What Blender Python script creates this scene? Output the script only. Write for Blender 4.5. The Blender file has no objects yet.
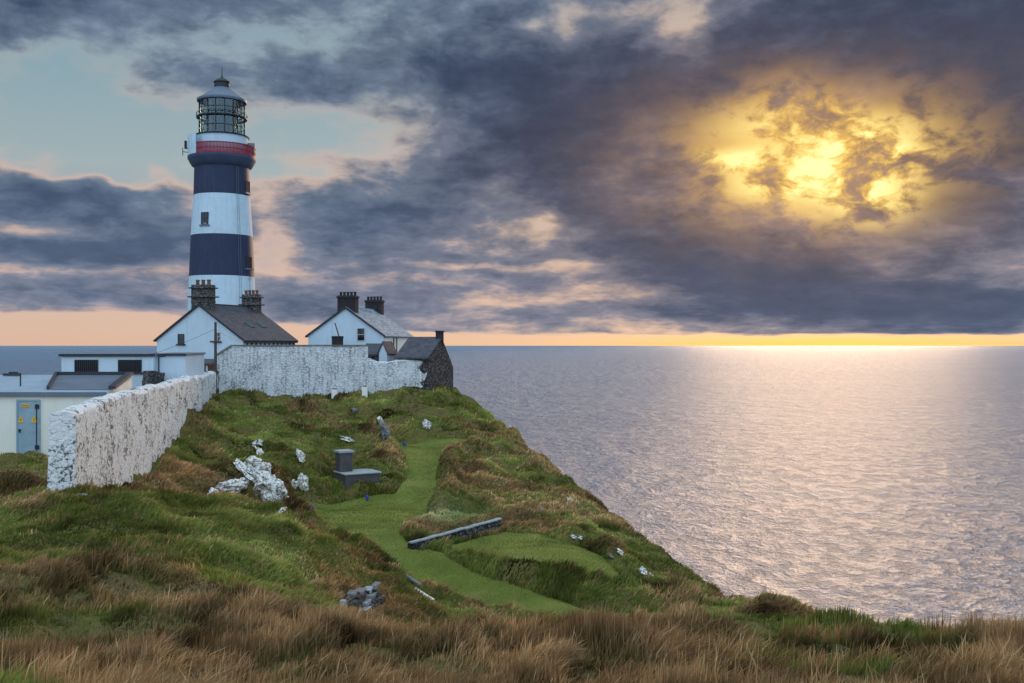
import bpy, bmesh, math, random
import numpy as np
from mathutils import Vector

R = math.radians
S = bpy.context.scene
COL = S.collection
CZ = 44.0            # eye height above the sea
F = 1000.0           # pixels per unit slope (35 mm lens)

def at(px, py, Y):
    """world point seen at pixel (px, py) of the photograph at distance Y"""
    return Vector(((px - 512.0) / F * Y, Y, CZ - (py - 345.0) / F * Y))

# ------------------------------------------------------------------ camera
cd = bpy.data.cameras.new('camera')
cam = bpy.data.objects.new('camera', cd)
COL.objects.link(cam)
cam.location = (0, 0, CZ)
cam.rotation_euler = (R(90), 0, 0)
cd.sensor_width = 36.0
cd.lens = 36.0 * F / 1024.0
cd.shift_y = 3.5 / 1024.0
cd.clip_start = 0.3
cd.clip_end = 200000.0
S.camera = cam

S.view_settings.view_transform = 'Standard'
S.view_settings.look = 'None'
S.view_settings.gamma = 1.0
S.view_settings.use_curve_mapping = False
S.view_settings.exposure = 0.0

SUN_AZ = math.atan((828 - 512) / F)          # to the right of straight ahead (+Y)
SUN_EL = math.atan(205.0 / F * math.cos(SUN_AZ))

# ------------------------------------------------------------------ node expression helper
class NX:
    def __init__(self, nt):
        self.nt = nt
    def node(self, t, **kw):
        n = self.nt.nodes.new(t)
        for k, v in kw.items():
            setattr(n, k, v)
        return n
    def _set(self, sock, v):
        if isinstance(v, bpy.types.NodeSocket):
            self.nt.links.new(v, sock)
        elif v is not None:
            if sock.type == 'RGBA' and isinstance(v, (tuple, list)) and len(v) == 3:
                v = (*v, 1.0)
            sock.default_value = v
    def m(self, op, a, b=None, c=None, clamp=False):
        n = self.node('ShaderNodeMath', operation=op)
        n.use_clamp = clamp
        self._set(n.inputs[0], a)
        if b is not None: self._set(n.inputs[1], b)
        if c is not None: self._set(n.inputs[2], c)
        return n.outputs[0]
    def add(self, *a):
        r = a[0]
        for x in a[1:]: r = self.m('ADD', r, x)
        return r
    def mul(self, *a):
        r = a[0]
        for x in a[1:]: r = self.m('MULTIPLY', r, x)
        return r
    def sub(self, a, b): return self.m('SUBTRACT', a, b)
    def ss(self, x, lo, hi, a=0.0, b=1.0):
        n = self.node('ShaderNodeMapRange', interpolation_type='SMOOTHSTEP')
        self._set(n.inputs[0], x)
        for i, v in enumerate((lo, hi, a, b)): self._set(n.inputs[1 + i], v)
        return n.outputs[0]
    def vec(self, x, y, z=0.0):
        n = self.node('ShaderNodeCombineXYZ')
        for i, v in enumerate((x, y, z)): self._set(n.inputs[i], v)
        return n.outputs[0]
    def noise(self, vec, scale=1.0, detail=4.0, rough=0.5, dist=0.0, col=False, lac=2.0):
        n = self.node('ShaderNodeTexNoise')
        if vec is not None: self._set(n.inputs['Vector'], vec)
        n.inputs['Scale'].default_value = scale
        n.inputs['Detail'].default_value = detail
        n.inputs['Roughness'].default_value = rough
        n.inputs['Distortion'].default_value = dist
        n.inputs['Lacunarity'].default_value = lac
        return n.outputs[1] if col else n.outputs[0]
    def voro(self, vec, scale, feature='F1', rand=1.0, out=0):
        n = self.node('ShaderNodeTexVoronoi', feature=feature)
        if vec is not None: self._set(n.inputs['Vector'], vec)
        n.inputs['Scale'].default_value = scale
        n.inputs['Randomness'].default_value = rand
        return n.outputs[out]
    def mix(self, f, a, b, blend='MIX'):
        n = self.node('ShaderNodeMix', data_type='RGBA', blend_type=blend)
        self._set(n.inputs[0], f); self._set(n.inputs[6], a); self._set(n.inputs[7], b)
        return n.outputs[2]
    def ramp(self, f, stops, interp='LINEAR'):
        n = self.node('ShaderNodeValToRGB')
        cr = n.color_ramp
        cr.interpolation = interp
        while len(cr.elements) < len(stops): cr.elements.new(0.5)
        for e, (p, c) in zip(cr.elements, stops):
            e.position = p
            e.color = (*c, 1.0) if len(c) == 3 else c
        self._set(n.inputs[0], f)
        return n.outputs[0]
    def scale(self, vec, sx, sy, sz):
        n = self.node('ShaderNodeVectorMath', operation='MULTIPLY')
        self._set(n.inputs[0], vec); n.inputs[1].default_value = (sx, sy, sz)
        return n.outputs[0]
    def vadd(self, a, b):
        n = self.node('ShaderNodeVectorMath', operation='ADD')
        self._set(n.inputs[0], a); self._set(n.inputs[1], b)
        return n.outputs[0]

def srgb(r, g, b):
    return tuple((c / 255.0 / 12.92) if c / 255.0 <= 0.04045 else ((c / 255.0 + 0.055) / 1.055) ** 2.4 for c in (r, g, b))

# ------------------------------------------------------------------ sky
world = bpy.data.worlds.new('World')
S.world = world
world.use_nodes = True
world.cycles.sampling_method = 'MANUAL'
world.cycles.sample_map_resolution = 512
nt = world.node_tree
nt.nodes.clear()
x = NX(nt)
STR = 0.1
tc = x.node('ShaderNodeTexCoord')
sep = x.node('ShaderNodeSeparateXYZ')
nt.links.new(tc.outputs['Generated'], sep.inputs[0])
dx, dy, dz = sep.outputs
hor = x.m('SQRT', x.add(x.mul(dx, dx), x.mul(dy, dy), 1e-6))
az = x.m('ARCTAN2', dx, dy)
el = x.m('DIVIDE', dz, hor)                       # tangent of the elevation
elp = x.m('MAXIMUM', el, 0.0)

# flattened cloud coordinates: clouds get thinner and wider towards the horizon
fe = x.m('LOGARITHM', x.add(x.mul(elp, 14.0), 1.0), math.e)
Pv = x.vec(az, x.add(x.mul(fe, 0.20), x.mul(elp, 0.75)), 0.0)
w1 = x.noise(Pv, 2.3, 3, 0.5, col=True)
sw = x.node('ShaderNodeVectorMath', operation='SUBTRACT')
x._set(sw.inputs[0], w1); sw.inputs[1].default_value = (0.5, 0.5, 0.5)
w1c = sw.outputs[0]
w2 = x.noise(x.vadd(Pv, (3.1, 7.7, 1.3)), 9.0, 3, 0.55, col=True)
sw2 = x.node('ShaderNodeVectorMath', operation='SUBTRACT')
x._set(sw2.inputs[0], w2); sw2.inputs[1].default_value = (0.5, 0.5, 0.5)
w2c = sw2.outputs[0]
# warped az/el for the large shapes
s1 = x.node('ShaderNodeSeparateXYZ'); nt.links.new(w1c, s1.inputs[0])
s2 = x.node('ShaderNodeSeparateXYZ'); nt.links.new(w2c, s2.inputs[0])
sunkeep = x.m('EXPONENT', x.mul(x.add(x.m('POWER', x.m('ABSOLUTE', x.mul(x.sub(az, 0.31), 4.5)), 2.0), x.m('POWER', x.m('ABSOLUTE', x.mul(x.sub(el, 0.17), 8.0)), 2.0)), -1.0))
amp = x.mul(x.ss(elp, 0.0, 0.18, 0.25, 1.0), x.sub(1.0, x.mul(sunkeep, 0.6)))
waz = x.add(az, x.mul(s1.outputs[0], 0.20, amp), x.mul(s2.outputs[0], 0.085, amp))
wel = x.add(el, x.mul(s1.outputs[1], 0.13, amp), x.mul(s2.outputs[1], 0.060, amp))

def px_ae(px, py):
    a = math.atan((px - 512) / F)
    return a, (345.0 - py) / F * math.cos(a)

def blob(px, py, rx, ry, tilt=0.0, raw=False, k=1.0):
    a0, e0 = px_ae(px, py)
    A, E = (az, el) if raw else (waz, wel)
    da = x.sub(A, a0); de = x.sub(E, e0)
    c, s = math.cos(tilt), math.sin(tilt)
    u = x.mul(x.add(x.mul(da, c), x.mul(de, s)), F / rx)
    v = x.mul(x.sub(x.mul(de, c), x.mul(da, s)), F / ry)
    r2 = x.add(x.mul(u, u), x.mul(v, v))
    return x.m('EXPONENT', x.mul(r2, -k))

# density of the cloud deck
n_big = x.noise(x.vadd(Pv, x.scale(w1c, 0.12, 0.10, 0)), 3.9, 5, 0.54)
n_mid = x.noise(x.vadd(x.scale(Pv, 1.0, 1.5, 1.0), x.scale(w2c, 0.06, 0.05, 0)), 12.0, 4, 0.6)
n_fine = x.noise(x.vadd(x.scale(Pv, 1.0, 1.3, 1.0), x.scale(w2c, 0.03, 0.03, 0)), 38.0, 4, 0.62)
dens = x.add(x.mul(x.sub(n_big, 0.5), 1.25), x.mul(x.sub(n_mid, 0.5), 0.74), x.mul(x.sub(n_fine, 0.5), 0.38), 0.53)

DARK = [
    (700, 90, 120, 60, 0.0, 0.22), (740, 285, 170, 40, 0.1, 0.18), (960, 110, 90, 100, 0.0, 0.25), (600, 150, 60, 60, 0.0, 0.15),  # px, py, rx, ry, tilt, weight
    (480, 60, 210, 75, 0.0, 0.30), (900, 50, 230, 95, 0.0, 0.50), (430, 215, 95, 60, 0.2, 0.30),
    (650, 190, 130, 70, -0.2, 0.28), (760, 275, 150, 36, -0.15, 0.30), (960, 220, 90, 90, 0.0, 0.30),
    (90, 203, 120, 24, 0.05, 0.50), (110, 245, 130, 17, 0.0, 0.42), (80, 292, 110, 10, 0.0, 0.22),
    (20, 20, 130, 45, 0.0, 0.42), (190, 75, 60, 26, -0.5, 0.20), (480, 275, 150, 22, 0.0, 0.22),
    (560, 115, 130, 60, 0.0, 0.28), (690, 265, 90, 30, -0.3, 0.28), (700, 310, 400, 14, 0.0, 0.30), (330, 220, 60, 25, 0.2, 0.22), (960, 300, 150, 22, 0.0, 0.2),
    (310, 75, 70, 25, -0.3, 0.14)]
OPEN = [
    (90, 140, 120, 42, 0.0, 0.70), (60, 75, 75, 22, 0.0, 0.40), (270, 42, 110, 26, 0.0, 0.40), (150, 55, 60, 22, 0.0, 0.25),
    (320, 150, 80, 20, 0.1, 0.45), (290, 195, 60, 14, 0.1, 0.25), (545, 231, 32, 10, 0.0, 0.40), (275, 258, 26, 26, 0.0, 0.42), (40, 224, 60, 7, 0.0, 0.45),
    (170, 268, 150, 6, 0.0, 0.28), (560, 262, 90, 8, 0.0, 0.20), (545, 20, 16, 9, 0.0, 0.35), (600, 20, 34, 20, 0.0, 0.32), (470, 235, 40, 16, 0.1, 0.2), (240, 330, 90, 8, 0, 0.1), (400, 280, 90, 8, 0.0, 0.2),
    (690, 25, 26, 36, 0.3, 0.46), (440, 263, 110, 6, 0.0, 0.26), (500, 185, 30, 14, 0.0, 0.22), (610, 290, 70, 22, -0.1, 0.34), (500, 300, 80, 10, 0.0, 0.2),
    (150, 182, 170, 8, 0.0, 0.30), (60, 315, 300, 8, 0.0, 0.25)]
for (a, b, rx, ry, t, w) in DARK: dens = x.add(dens, x.mul(blob(a, b, rx, ry, t), w))
for (a, b, rx, ry, t, w) in OPEN: dens = x.add(dens, x.mul(blob(a, b, rx, ry, t), -w))
# clear strip along the horizon, deeper to the left
strip = x.ss(az, -0.42, 0.02, 0.025, 0.0095)
edge_n = x.mul(x.sub(x.noise(x.vec(az, x.mul(el, 9.0), 0), 14.0, 4, 0.6), 0.5), 0.010)
clear = x.ss(x.add(el, edge_n), x.mul(strip, 0.6), x.mul(strip, 1.3))
dens = x.add(x.mul(dens, clear), x.mul(x.sub(clear, 1.0), 0.3))
cover = x.m('MAXIMUM', dens, 0.0)

# open sky behind the clouds: the real sky plus the evening tints
sky = x.node('ShaderNodeTexSky', sky_type='NISHITA')
sky.sun_disc = False
sky.sun_elevation = SUN_EL
sky.sun_rotation = SUN_AZ
sky.air_density = 1.0; sky.dust_density = 1.2; sky.ozone_density = 1.5; sky.altitude = 40
k = 1.0 / STR
def c10(r, g, b, m=1.0): return tuple(v * k * m for v in srgb(r, g, b))
grad = x.ramp(x.m('MULTIPLY', elp, 2.0, clamp=True), [
    (0.0, srgb(222, 184, 162)), (0.05, srgb(218, 186, 168)), (0.10, srgb(215, 180, 170)), (0.22, srgb(160, 160, 172)),
    (0.34, srgb(160, 176, 180)), (0.55, srgb(132, 164, 176)), (0.72, srgb(100, 140, 160)), (1.0, srgb(70, 108, 138))])
grad = x.scale(grad, k, k, k)
sunny = x.m('EXPONENT', x.mul(x.m('POWER', x.m('ABSOLUTE', x.mul(x.sub(az, SUN_AZ), 4.8)), 2.0), -1.0))
lowglow = x.mul(sunny, x.ss(el, 0.0, 0.016, 1.0, 0.0))
grad = x.mix(x.mul(lowglow, 0.95), grad, c10(255, 186, 62, 1.0))
base = x.mix(0.07, grad, sky.outputs[0])

# cloud body colours: thin rims are lit, thick parts go slate blue
dsun = blob(830, 165, 250, 125, raw=True)
dsun2 = blob(790, 165, 270, 140, raw=True)
near_h = x.ss(elp, 0.02, 0.16, 1.0, 0.0)
rimc = x.mix(dsun, x.mix(x.ss(x.add(el, x.mul(x.ss(az, -0.1, 0.1), -0.15)), 0.13, 0.30), c10(218, 186, 168), c10(150, 168, 178)), c10(255, 205, 130))
midc = x.mix(dsun2, x.mix(near_h, c10(104, 121, 143), c10(134, 138, 156)), c10(150, 126, 118))
darkc = x.mix(dsun2, x.mix(x.ss(el, 0.05, 0.3), c10(84, 100, 126), c10(66, 84, 110)), c10(98, 92, 104))
deepc = x.mix(dsun2, x.mix(x.ss(el, 0.04, 0.2), c10(86, 98, 124), c10(58, 72, 98)), c10(70, 72, 86))
col = base
col = x.mix(x.mul(x.ss(cover, 0.04, 0.46), 0.8), col, rimc)
col = x.mix(x.ss(cover, 0.30, 0.66), col, midc)
col = x.mix(x.ss(cover, 0.54, 0.98), col, darkc)
col = x.mix(x.ss(cover, 0.80, 1.20), col, deepc)
# modelling inside the cloud
tex = x.add(x.mul(x.sub(n_mid, 0.5), 1.0), x.mul(x.sub(n_fine, 0.5), 0.55))
shade = x.add(1.0, x.mul(tex, -0.6, x.ss(cover, 0.25, 0.6)))
col = x.mix(1.0, col, x.vec(shade, shade, shade), 'MULTIPLY')

# the sun burning through a torn part of the cloud
tear = x.noise(x.vadd(x.vec(az, x.mul(el, 1.35), 0.0), x.scale(w2c, 0.05, 0.05, 0)), 16.0, 6, 0.56, dist=0.25)
tear2 = x.noise(x.vec(az, x.mul(el, 1.6), 2.0), 46.0, 4, 0.62, dist=0.6)
tt = x.add(x.mul(tear, 0.7), x.mul(tear2, 0.3))
g_wide = blob(800, 155, 165, 85)
g_mid = x.add(blob(825, 165, 108, 44), x.mul(blob(805, 118, 72, 30), 0.4))
g_core = x.add(blob(835, 170, 74, 32), x.mul(blob(742, 164, 26, 9), 0.8), x.mul(blob(905, 160, 24, 12), 0.5), x.mul(blob(800, 128, 60, 16), 0.6), x.mul(blob(775, 188, 36, 13), 0.6), x.mul(blob(872, 190, 42, 20), 0.6), x.mul(blob(868, 142, 46, 18), 0.6))
wide_f = x.mul(g_wide, x.ss(tt, 0.30, 0.62, 0.45, 1.0))
col = x.mix(x.mul(wide_f, 0.42), col, c10(196, 154, 130))
mid_f = x.mul(g_mid, x.ss(tt, 0.38, 0.58, 0.22, 1.0))
col = x.mix(x.m('MINIMUM', x.mul(mid_f, 1.15), 1.0), col, c10(240, 182, 84))
core_f = x.mul(g_core, x.ss(tt, 0.405, 0.55))
col = x.mix(x.m('MINIMUM', x.mul(core_f, 1.25), 1.0), col, c10(252, 206, 100, 1.05))
hot_f = x.mul(x.m("POWER", g_core, 1.3), x.ss(tt, 0.46, 0.57))
col = x.mix(x.m('MINIMUM', hot_f, 1.0), col, c10(255, 236, 160, 1.35))

# behind and above the camera the unseen deck is brightened to light the land
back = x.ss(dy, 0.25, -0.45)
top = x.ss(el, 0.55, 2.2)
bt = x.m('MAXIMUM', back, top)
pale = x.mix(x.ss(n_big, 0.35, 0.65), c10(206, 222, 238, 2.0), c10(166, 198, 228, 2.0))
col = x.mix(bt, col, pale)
# below the horizon
col = x.mix(x.ss(el, -0.002, -0.03), col, c10(60, 70, 85))
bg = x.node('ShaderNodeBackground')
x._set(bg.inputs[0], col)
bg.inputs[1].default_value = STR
out = x.node('ShaderNodeOutputWorld')
nt.links.new(bg.outputs[0], out.inputs[0])

# ------------------------------------------------------------------ sun, veiled by cloud
sl = bpy.data.lights.new('sun', 'SUN')
sl.energy = 1.5
sl.angle = R(15)
sl.color = (1.0, 0.64, 0.36)
so = bpy.data.objects.new('sun', sl)
COL.objects.link(so)
sdir = Vector((math.sin(SUN_AZ) * math.cos(SUN_EL), math.cos(SUN_AZ) * math.cos(SUN_EL), math.sin(SUN_EL)))
so.rotation_euler = sdir.to_track_quat('Z', 'Y').to_euler()
so.location = (0, 0, 100)

# ------------------------------------------------------------------ material helpers
def new_mat(name):
    m = bpy.data.materials.new(name)
    m.use_nodes = True
    nt = m.node_tree
    nt.nodes.clear()
    x = NX(nt)
    b = x.node('ShaderNodeBsdfPrincipled')
    o = x.node('ShaderNodeOutputMaterial')
    nt.links.new(b.outputs[0], o.inputs[0])
    return m, x, b

def tag(o, label=None, cat=None, group=None, kind=None):
    if label: o['label'] = label
    if cat: o['category'] = cat
    if group: o['group'] = group
    if kind: o['kind'] = kind
    return o

def mesh_np(name, V, faces, mat, smooth=True, parent=None):
    """V (n,3) array, faces: (m,3|4) int array"""
    me = bpy.data.meshes.new(name)
    V = np.asarray(V, dtype=np.float32); faces = np.asarray(faces, dtype=np.int32)
    n, kk = faces.shape
    me.vertices.add(len(V)); me.vertices.foreach_set('co', V.ravel())
    me.loops.add(n * kk); me.loops.foreach_set('vertex_index', faces.ravel())
    me.polygons.add(n)
    me.polygons.foreach_set('loop_start', np.arange(0, n * kk, kk, dtype=np.int32))
    me.polygons.foreach_set('loop_total', np.full(n, kk, dtype=np.int32))
    me.polygons.foreach_set('use_smooth', np.full(n, smooth, dtype=bool))
    me.update(calc_edges=True)
    me.materials.append(mat)
    o = bpy.data.objects.new(name, me)
    COL.objects.link(o)
    if parent: o.parent = parent
    return o

# ------------------------------------------------------------------ sea
m_sea, x, b = new_mat('sea')
geo = x.node('ShaderNodeNewGeometry')
pos = geo.outputs['Position']
big = x.noise(x.scale(pos, 1.3, 0.9, 1), 0.045, 4, 0.55)
wav = x.noise(x.scale(pos, 1.4, 0.9, 1), 0.17, 7, 0.62)
chop = x.noise(x.scale(pos, 1.2, 1.0, 1), 0.9, 3, 0.6)
rid = x.sub(1.0, x.m('ABSOLUTE', x.sub(x.mul(wav, 2.0), 1.0)))
h = x.add(x.mul(big, 11.0), x.mul(rid, 3.6), x.mul(wav, 2.5), x.mul(chop, 1.0))
bmp = x.node('ShaderNodeBump')
bmp.inputs['Strength'].default_value = 1.0
bmp.inputs['Distance'].default_value = 1.0
x._set(bmp.inputs['Height'], h)
ntl = m_sea.node_tree.links
sdf = x.node('ShaderNodeBsdfDiffuse'); patch = x.noise(x.scale(pos, 0.5, 1.6, 1), 0.006, 4, 0.6)
x._set(sdf.inputs[0], x.mix(x.ss(patch, 0.35, 0.65), (0.062, 0.135, 0.22), (0.085, 0.165, 0.25)))
sgl = x.node('ShaderNodeBsdfGlossy'); sgl.inputs['Roughness'].default_value = 0.40; sgl.inputs[0].default_value = (1, 1, 1, 1)
sfr = x.node('ShaderNodeFresnel'); sfr.inputs['IOR'].default_value = 1.333
for n_s in (sdf, sgl, sfr): ntl.new(bmp.outputs[0], n_s.inputs['Normal'])
# a wind-roughened sea never reaches full mirror reflectance at grazing angles
fac = x.m('MINIMUM', x.m('MULTIPLY', sfr.outputs[0], 1.0), 0.34)
smx = x.node('ShaderNodeMixShader'); x._set(smx.inputs[0], fac)
ntl.new(sdf.outputs[0], smx.inputs[1]); ntl.new(sgl.outputs[0], smx.inputs[2])
for nd in m_sea.node_tree.nodes:
    if nd.type == 'OUTPUT_MATERIAL': ntl.new(smx.outputs[0], nd.inputs[0])
m_sea.node_tree.nodes.remove(b)
# fan-like sheet reaching the horizon
ys = np.concatenate([[-3000., -600, -100], np.geomspace(20, 60000, 60)])
xs = np.concatenate([-np.geomspace(60000, 10, 30), [0.], np.geomspace(10, 60000, 30)])
XX, YY = np.meshgrid(xs, ys)
V = np.stack([XX.ravel(), YY.ravel(), np.zeros(XX.size)], 1)
ny, nx = XX.shape
i = (np.arange(ny - 1)[:, None] * nx + np.arange(nx - 1)[None]).ravel()
sea = mesh_np('sea', V, np.stack([i, i + 1, i + nx + 1, i + nx], 1), m_sea)
tag(sea, kind='structure')

# ------------------------------------------------------------------ land shape
rng = np.random.default_rng(7)
def _hash(ix, iy, seed):
    h = (ix.astype(np.int64) * 374761393 + iy.astype(np.int64) * 668265263 + seed * 974634777) & 0xffffffff
    h = ((h ^ (h >> 13)) * 1274126177) & 0xffffffff
    h = h ^ (h >> 16)
    return (h & 0xffffff) / float(0xffffff)
def vnoise(x, y, seed=0):
    ix = np.floor(x); iy = np.floor(y)
    fx = x - ix; fy = y - iy
    ux = fx * fx * fx * (fx * (fx * 6 - 15) + 10); uy = fy * fy * fy * (fy * (fy * 6 - 15) + 10)
    ix = ix.astype(np.int64); iy = iy.astype(np.int64)
    a = _hash(ix, iy, seed); b_ = _hash(ix + 1, iy, seed); c = _hash(ix, iy + 1, seed); d = _hash(ix + 1, iy + 1, seed)
    return (a * (1 - ux) + b_ * ux) * (1 - uy) + (c * (1 - ux) + d * ux) * uy - 0.5
def fbm(x, y, f, octs=4, seed=0, gain=0.5):
    s = 0.0; a = 1.0
    for o in range(octs):
        ca, sa = math.cos(o * 0.9 + 0.3), math.sin(o * 0.9 + 0.3)
        s = s + a * vnoise((x * ca - y * sa) * f + 17.3 * o, (x * sa + y * ca) * f - 9.1 * o, seed + o)
        a *= gain; f *= 2.03
    return s

CTRL_PX = [
    # foreground slope
    (0, 683, 15), (250, 683, 15), (512, 683, 15), (768, 683, 15), (1024, 683, 15),
    (0, 626, 18.5), (250, 636, 18.5), (512, 645, 18.5), (768, 642, 18.5), (1024, 655, 18.5),
    (0, 573, 22.5), (130, 582, 22.5), (250, 607, 22.5), (350, 626, 22.5), (430, 634, 22.5), (512, 634, 22.5), (640, 634, 22.5), (760, 624, 22.5), (880, 632, 22.5), (1024, 640, 22.5),
    (-200, 570, 22.5), (1200, 640, 22.5),
    # hollow behind its crest
    (100, 590, 26), (0, 578, 25), (250, 606, 26.5), (350, 635, 27), (450, 655, 28), (600, 672, 29), (740, 650, 29), (860, 650, 29), (1000, 655, 28),
    # mound
    (0, 548, 28.5), (0, 520, 32), (0, 506, 34.5), (-120, 510, 33), (60, 500, 36.5), (100, 512, 33), (160, 515, 33.5), (205, 509, 36),
    (245, 506, 38), (290, 520, 38.5), (340, 548, 37.5), (390, 580, 36.5), (430, 602, 35.5), (150, 562, 28), (250, 562, 30.5), (300, 595, 29.5),
    (200, 535, 32.5), (100, 540, 29.8), (360, 612, 31), (330, 600, 31), (395, 618, 32), (450, 622, 33.5), (370, 587, 33.5), (310, 560, 33),
    # behind the mound
    (200, 512, 44), (150, 497, 44), (240, 515, 44), (300, 545, 44), (350, 560, 44), (390, 595, 41), (430, 608, 40),
    (120, 495, 41), (155, 478, 49), (205, 506, 48), (185, 470, 54),
    # yard and shed ground
    (0, 458, 46), (50, 458, 45.5), (20, 480, 40), (0, 495, 37), (-200, 458, 46), (-100, 485, 38),
    # hill under the big wall
    (205, 420, 67), (192, 430, 64), (170, 455, 57), (215, 398, 82), (235, 400, 84), (250, 420, 76), (300, 399, 87), (340, 399, 88), (370, 399, 88), (395, 392, 88.5), (425, 386, 88.5), (440, 388, 89), (453, 393, 92),
    (230, 440, 68), (230, 470, 59), (260, 440, 68), (300, 425, 77), (350, 425, 79), (300, 450, 68), (250, 495, 54), (262, 470, 57), (270, 500, 54), (300, 490, 60), (330, 458, 68), (300, 475, 61.5), (325, 496, 61.5),
    (340, 440, 73), (385, 455, 69), (388, 482, 62.5), (375, 430, 78), (390, 410, 84), (392, 430, 77),
    # upper platform and corridor
    (400, 441, 77), (430, 439, 78), (465, 439, 77), (405, 456, 70.5), (440, 456, 70.5), (452, 449, 73), (425, 424, 81), (445, 424, 81), (410, 420, 81), (470, 425, 81), (400, 430, 79.5), (430, 405, 84.5), (450, 405, 85.5), (465, 412, 85),
    (410, 475, 65), (432, 475, 65),
    # lower lawn
    (300, 497, 60), (395, 497, 60.5), (330, 512, 54.5), (400, 512, 54.5), (370, 527, 50), (410, 530, 49), (310, 517, 53), (290, 510, 55),
    # bank right of the corridor
    (459, 448, 74), (485, 452, 74), (450, 466, 67.5), (470, 470, 67.5), (455, 485, 63.5), (500, 480, 66), (440, 500, 60.5), (480, 497, 61), (430, 520, 54), (470, 513, 56), (505, 512, 56.5),
    (510, 522, 53), (500, 445, 77),
    # lower tee
    (530, 534, 50), (460, 548, 47), (560, 545, 47), (600, 556, 44.5), (620, 578, 40.5), (560, 577, 41), (500, 563, 43.5), (440, 558, 44.5),
    (490, 538, 49.0), (470, 543, 48), (505, 536, 49.8), (440, 548, 46.8), (500, 519, 52.2), (475, 526, 50.6), (450, 532, 49.8),
    # hollow path
    (400, 545, 47), (450, 566, 44), (500, 588, 41), (560, 606, 38.6), (640, 615, 37.6), (700, 614, 37.6), (750, 606, 39.2), (600, 597, 39.4), (660, 600, 39.2),
    # seaward slope
    (530, 480, 68), (560, 500, 62), (560, 520, 56), (600, 530, 54), (640, 562, 47.5), (680, 582, 44), (550, 463, 75), (600, 506, 65), (650, 547, 55), (712, 593, 45), (500, 426, 85),
    (650, 580, 43), (700, 600, 41.5),
]
CTRL_W = [  # x, y, height relative to the eye
    (0, 0, -1.75), (0, -20, -1.2), (-20, 0, -2.4), (20, 0, -2.6), (-25, 12, -3.4), (22, 12, -4.6), (0, 8, -3.45), (-8, 8, -3.4), (8, 8, -3.6), (40, 5, -6), (-50, 10, -3.5), (-60, 35, -4.5), (60, 0, -8),
    (-50, -20, -3), (50, -20, -4),
    (-25, 55, -4.7), (-32, 60, -4.4), (-32, 72, -3.9), (-27, 75, -3.9), (-28, 90, -3.2), (-18, 95, -3.2), (-10, 97, -3.4), (-32, 112, -3), (-45, 85, -4.2), (-60, 70, -5), (-20, 110, -3.2), (-45, 105, -4),
    (-80, 50, -6), (-8, 105, -4.0), (-30, 46, -5.1), (-45, 46, -5.2),
    (18, 60, -11.5), (25, 45, -11.5), (16, 75, -10.5), (10, 95, -7), (30, 30, -9), (45, 25, -9), (10, 120, -6), (-20, 135, -5), (-60, 120, -6),
]
P = np.array([[v.x, v.y, v.z - CZ] for v in (at(*c) for c in CTRL_PX)] + [list(c) for c in CTRL_W], dtype=float)
def _phi(r2): return 0.5 * r2 * np.log(r2 + 1e-9)
# stretch depth a little so near bends do not leak sideways
SC = np.array([1.0, 0.8])
Q = P[:, :2] * SC
n_ = len(Q)
A = np.zeros((n_ + 3, n_ + 3))
d2 = ((Q[:, None] - Q[None]) ** 2).sum(-1)
A[:n_, :n_] = _phi(d2) + np.eye(n_) * 0.03
A[:n_, n_] = 1; A[:n_, n_ + 1:] = Q; A[n_, :n_] = 1; A[n_ + 1:, :n_] = Q.T
Wt = np.linalg.solve(A, np.concatenate([P[:, 2], [0, 0, 0]]))

def poly_xy(pts):
    return np.array([[at(*p).x, at(*p).y] for p in pts])
def seg_dist(X, Y, poly, closed=False):
    d = np.full(X.shape, 1e9)
    n = len(poly)
    for i in range(n if closed else n - 1):
        ax, ay = poly[i]; bx, by = poly[(i + 1) % n]
        ex, ey = bx - ax, by - ay
        t = np.clip(((X - ax) * ex + (Y - ay) * ey) / (ex * ex + ey * ey), 0, 1)
        d = np.minimum(d, np.hypot(X - ax - t * ex, Y - ay - t * ey))
    return d
def inside(X, Y, poly):
    r = np.zeros(X.shape, bool)
    n = len(poly)
    for i in range(n):
        ax, ay = poly[i]; bx, by = poly[(i + 1) % n]
        c = ((ay > Y) != (by > Y)) & (X < (bx - ax) * (Y - ay) / (by - ay + 1e-12) + ax)
        r ^= c
    return r
def sdist(X, Y, poly):   # positive inside
    d = seg_dist(X, Y, poly, True)
    return np.where(inside(X, Y, poly), d, -d)
def sm(v, lo, hi):
    t = np.clip((v - lo) / (hi - lo), 0, 1)
    return t * t * (3 - 2 * t)

# cliff edge of the headland (plan view), sea to the right and behind
EDGE = np.array([(-140, -60), (-140, 40), (-110, 60), (-75, 88), (-52, 100), (-46, 118), (-30, 126), (-14, 118), (-7, 104), (-5.6, 95), (-3.6, 90), (-1.1, 85), (1.0, 80), (2.85, 75), (4.4, 70),
                 (5.75, 65), (6.7, 60), (7.55, 55), (8.4, 50), (9.0, 46), (9.7, 42), (10.8, 37.5), (13, 33), (18, 29), (40, 26), (90, 20), (140, 0), (140, -60)], dtype=float)

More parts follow.
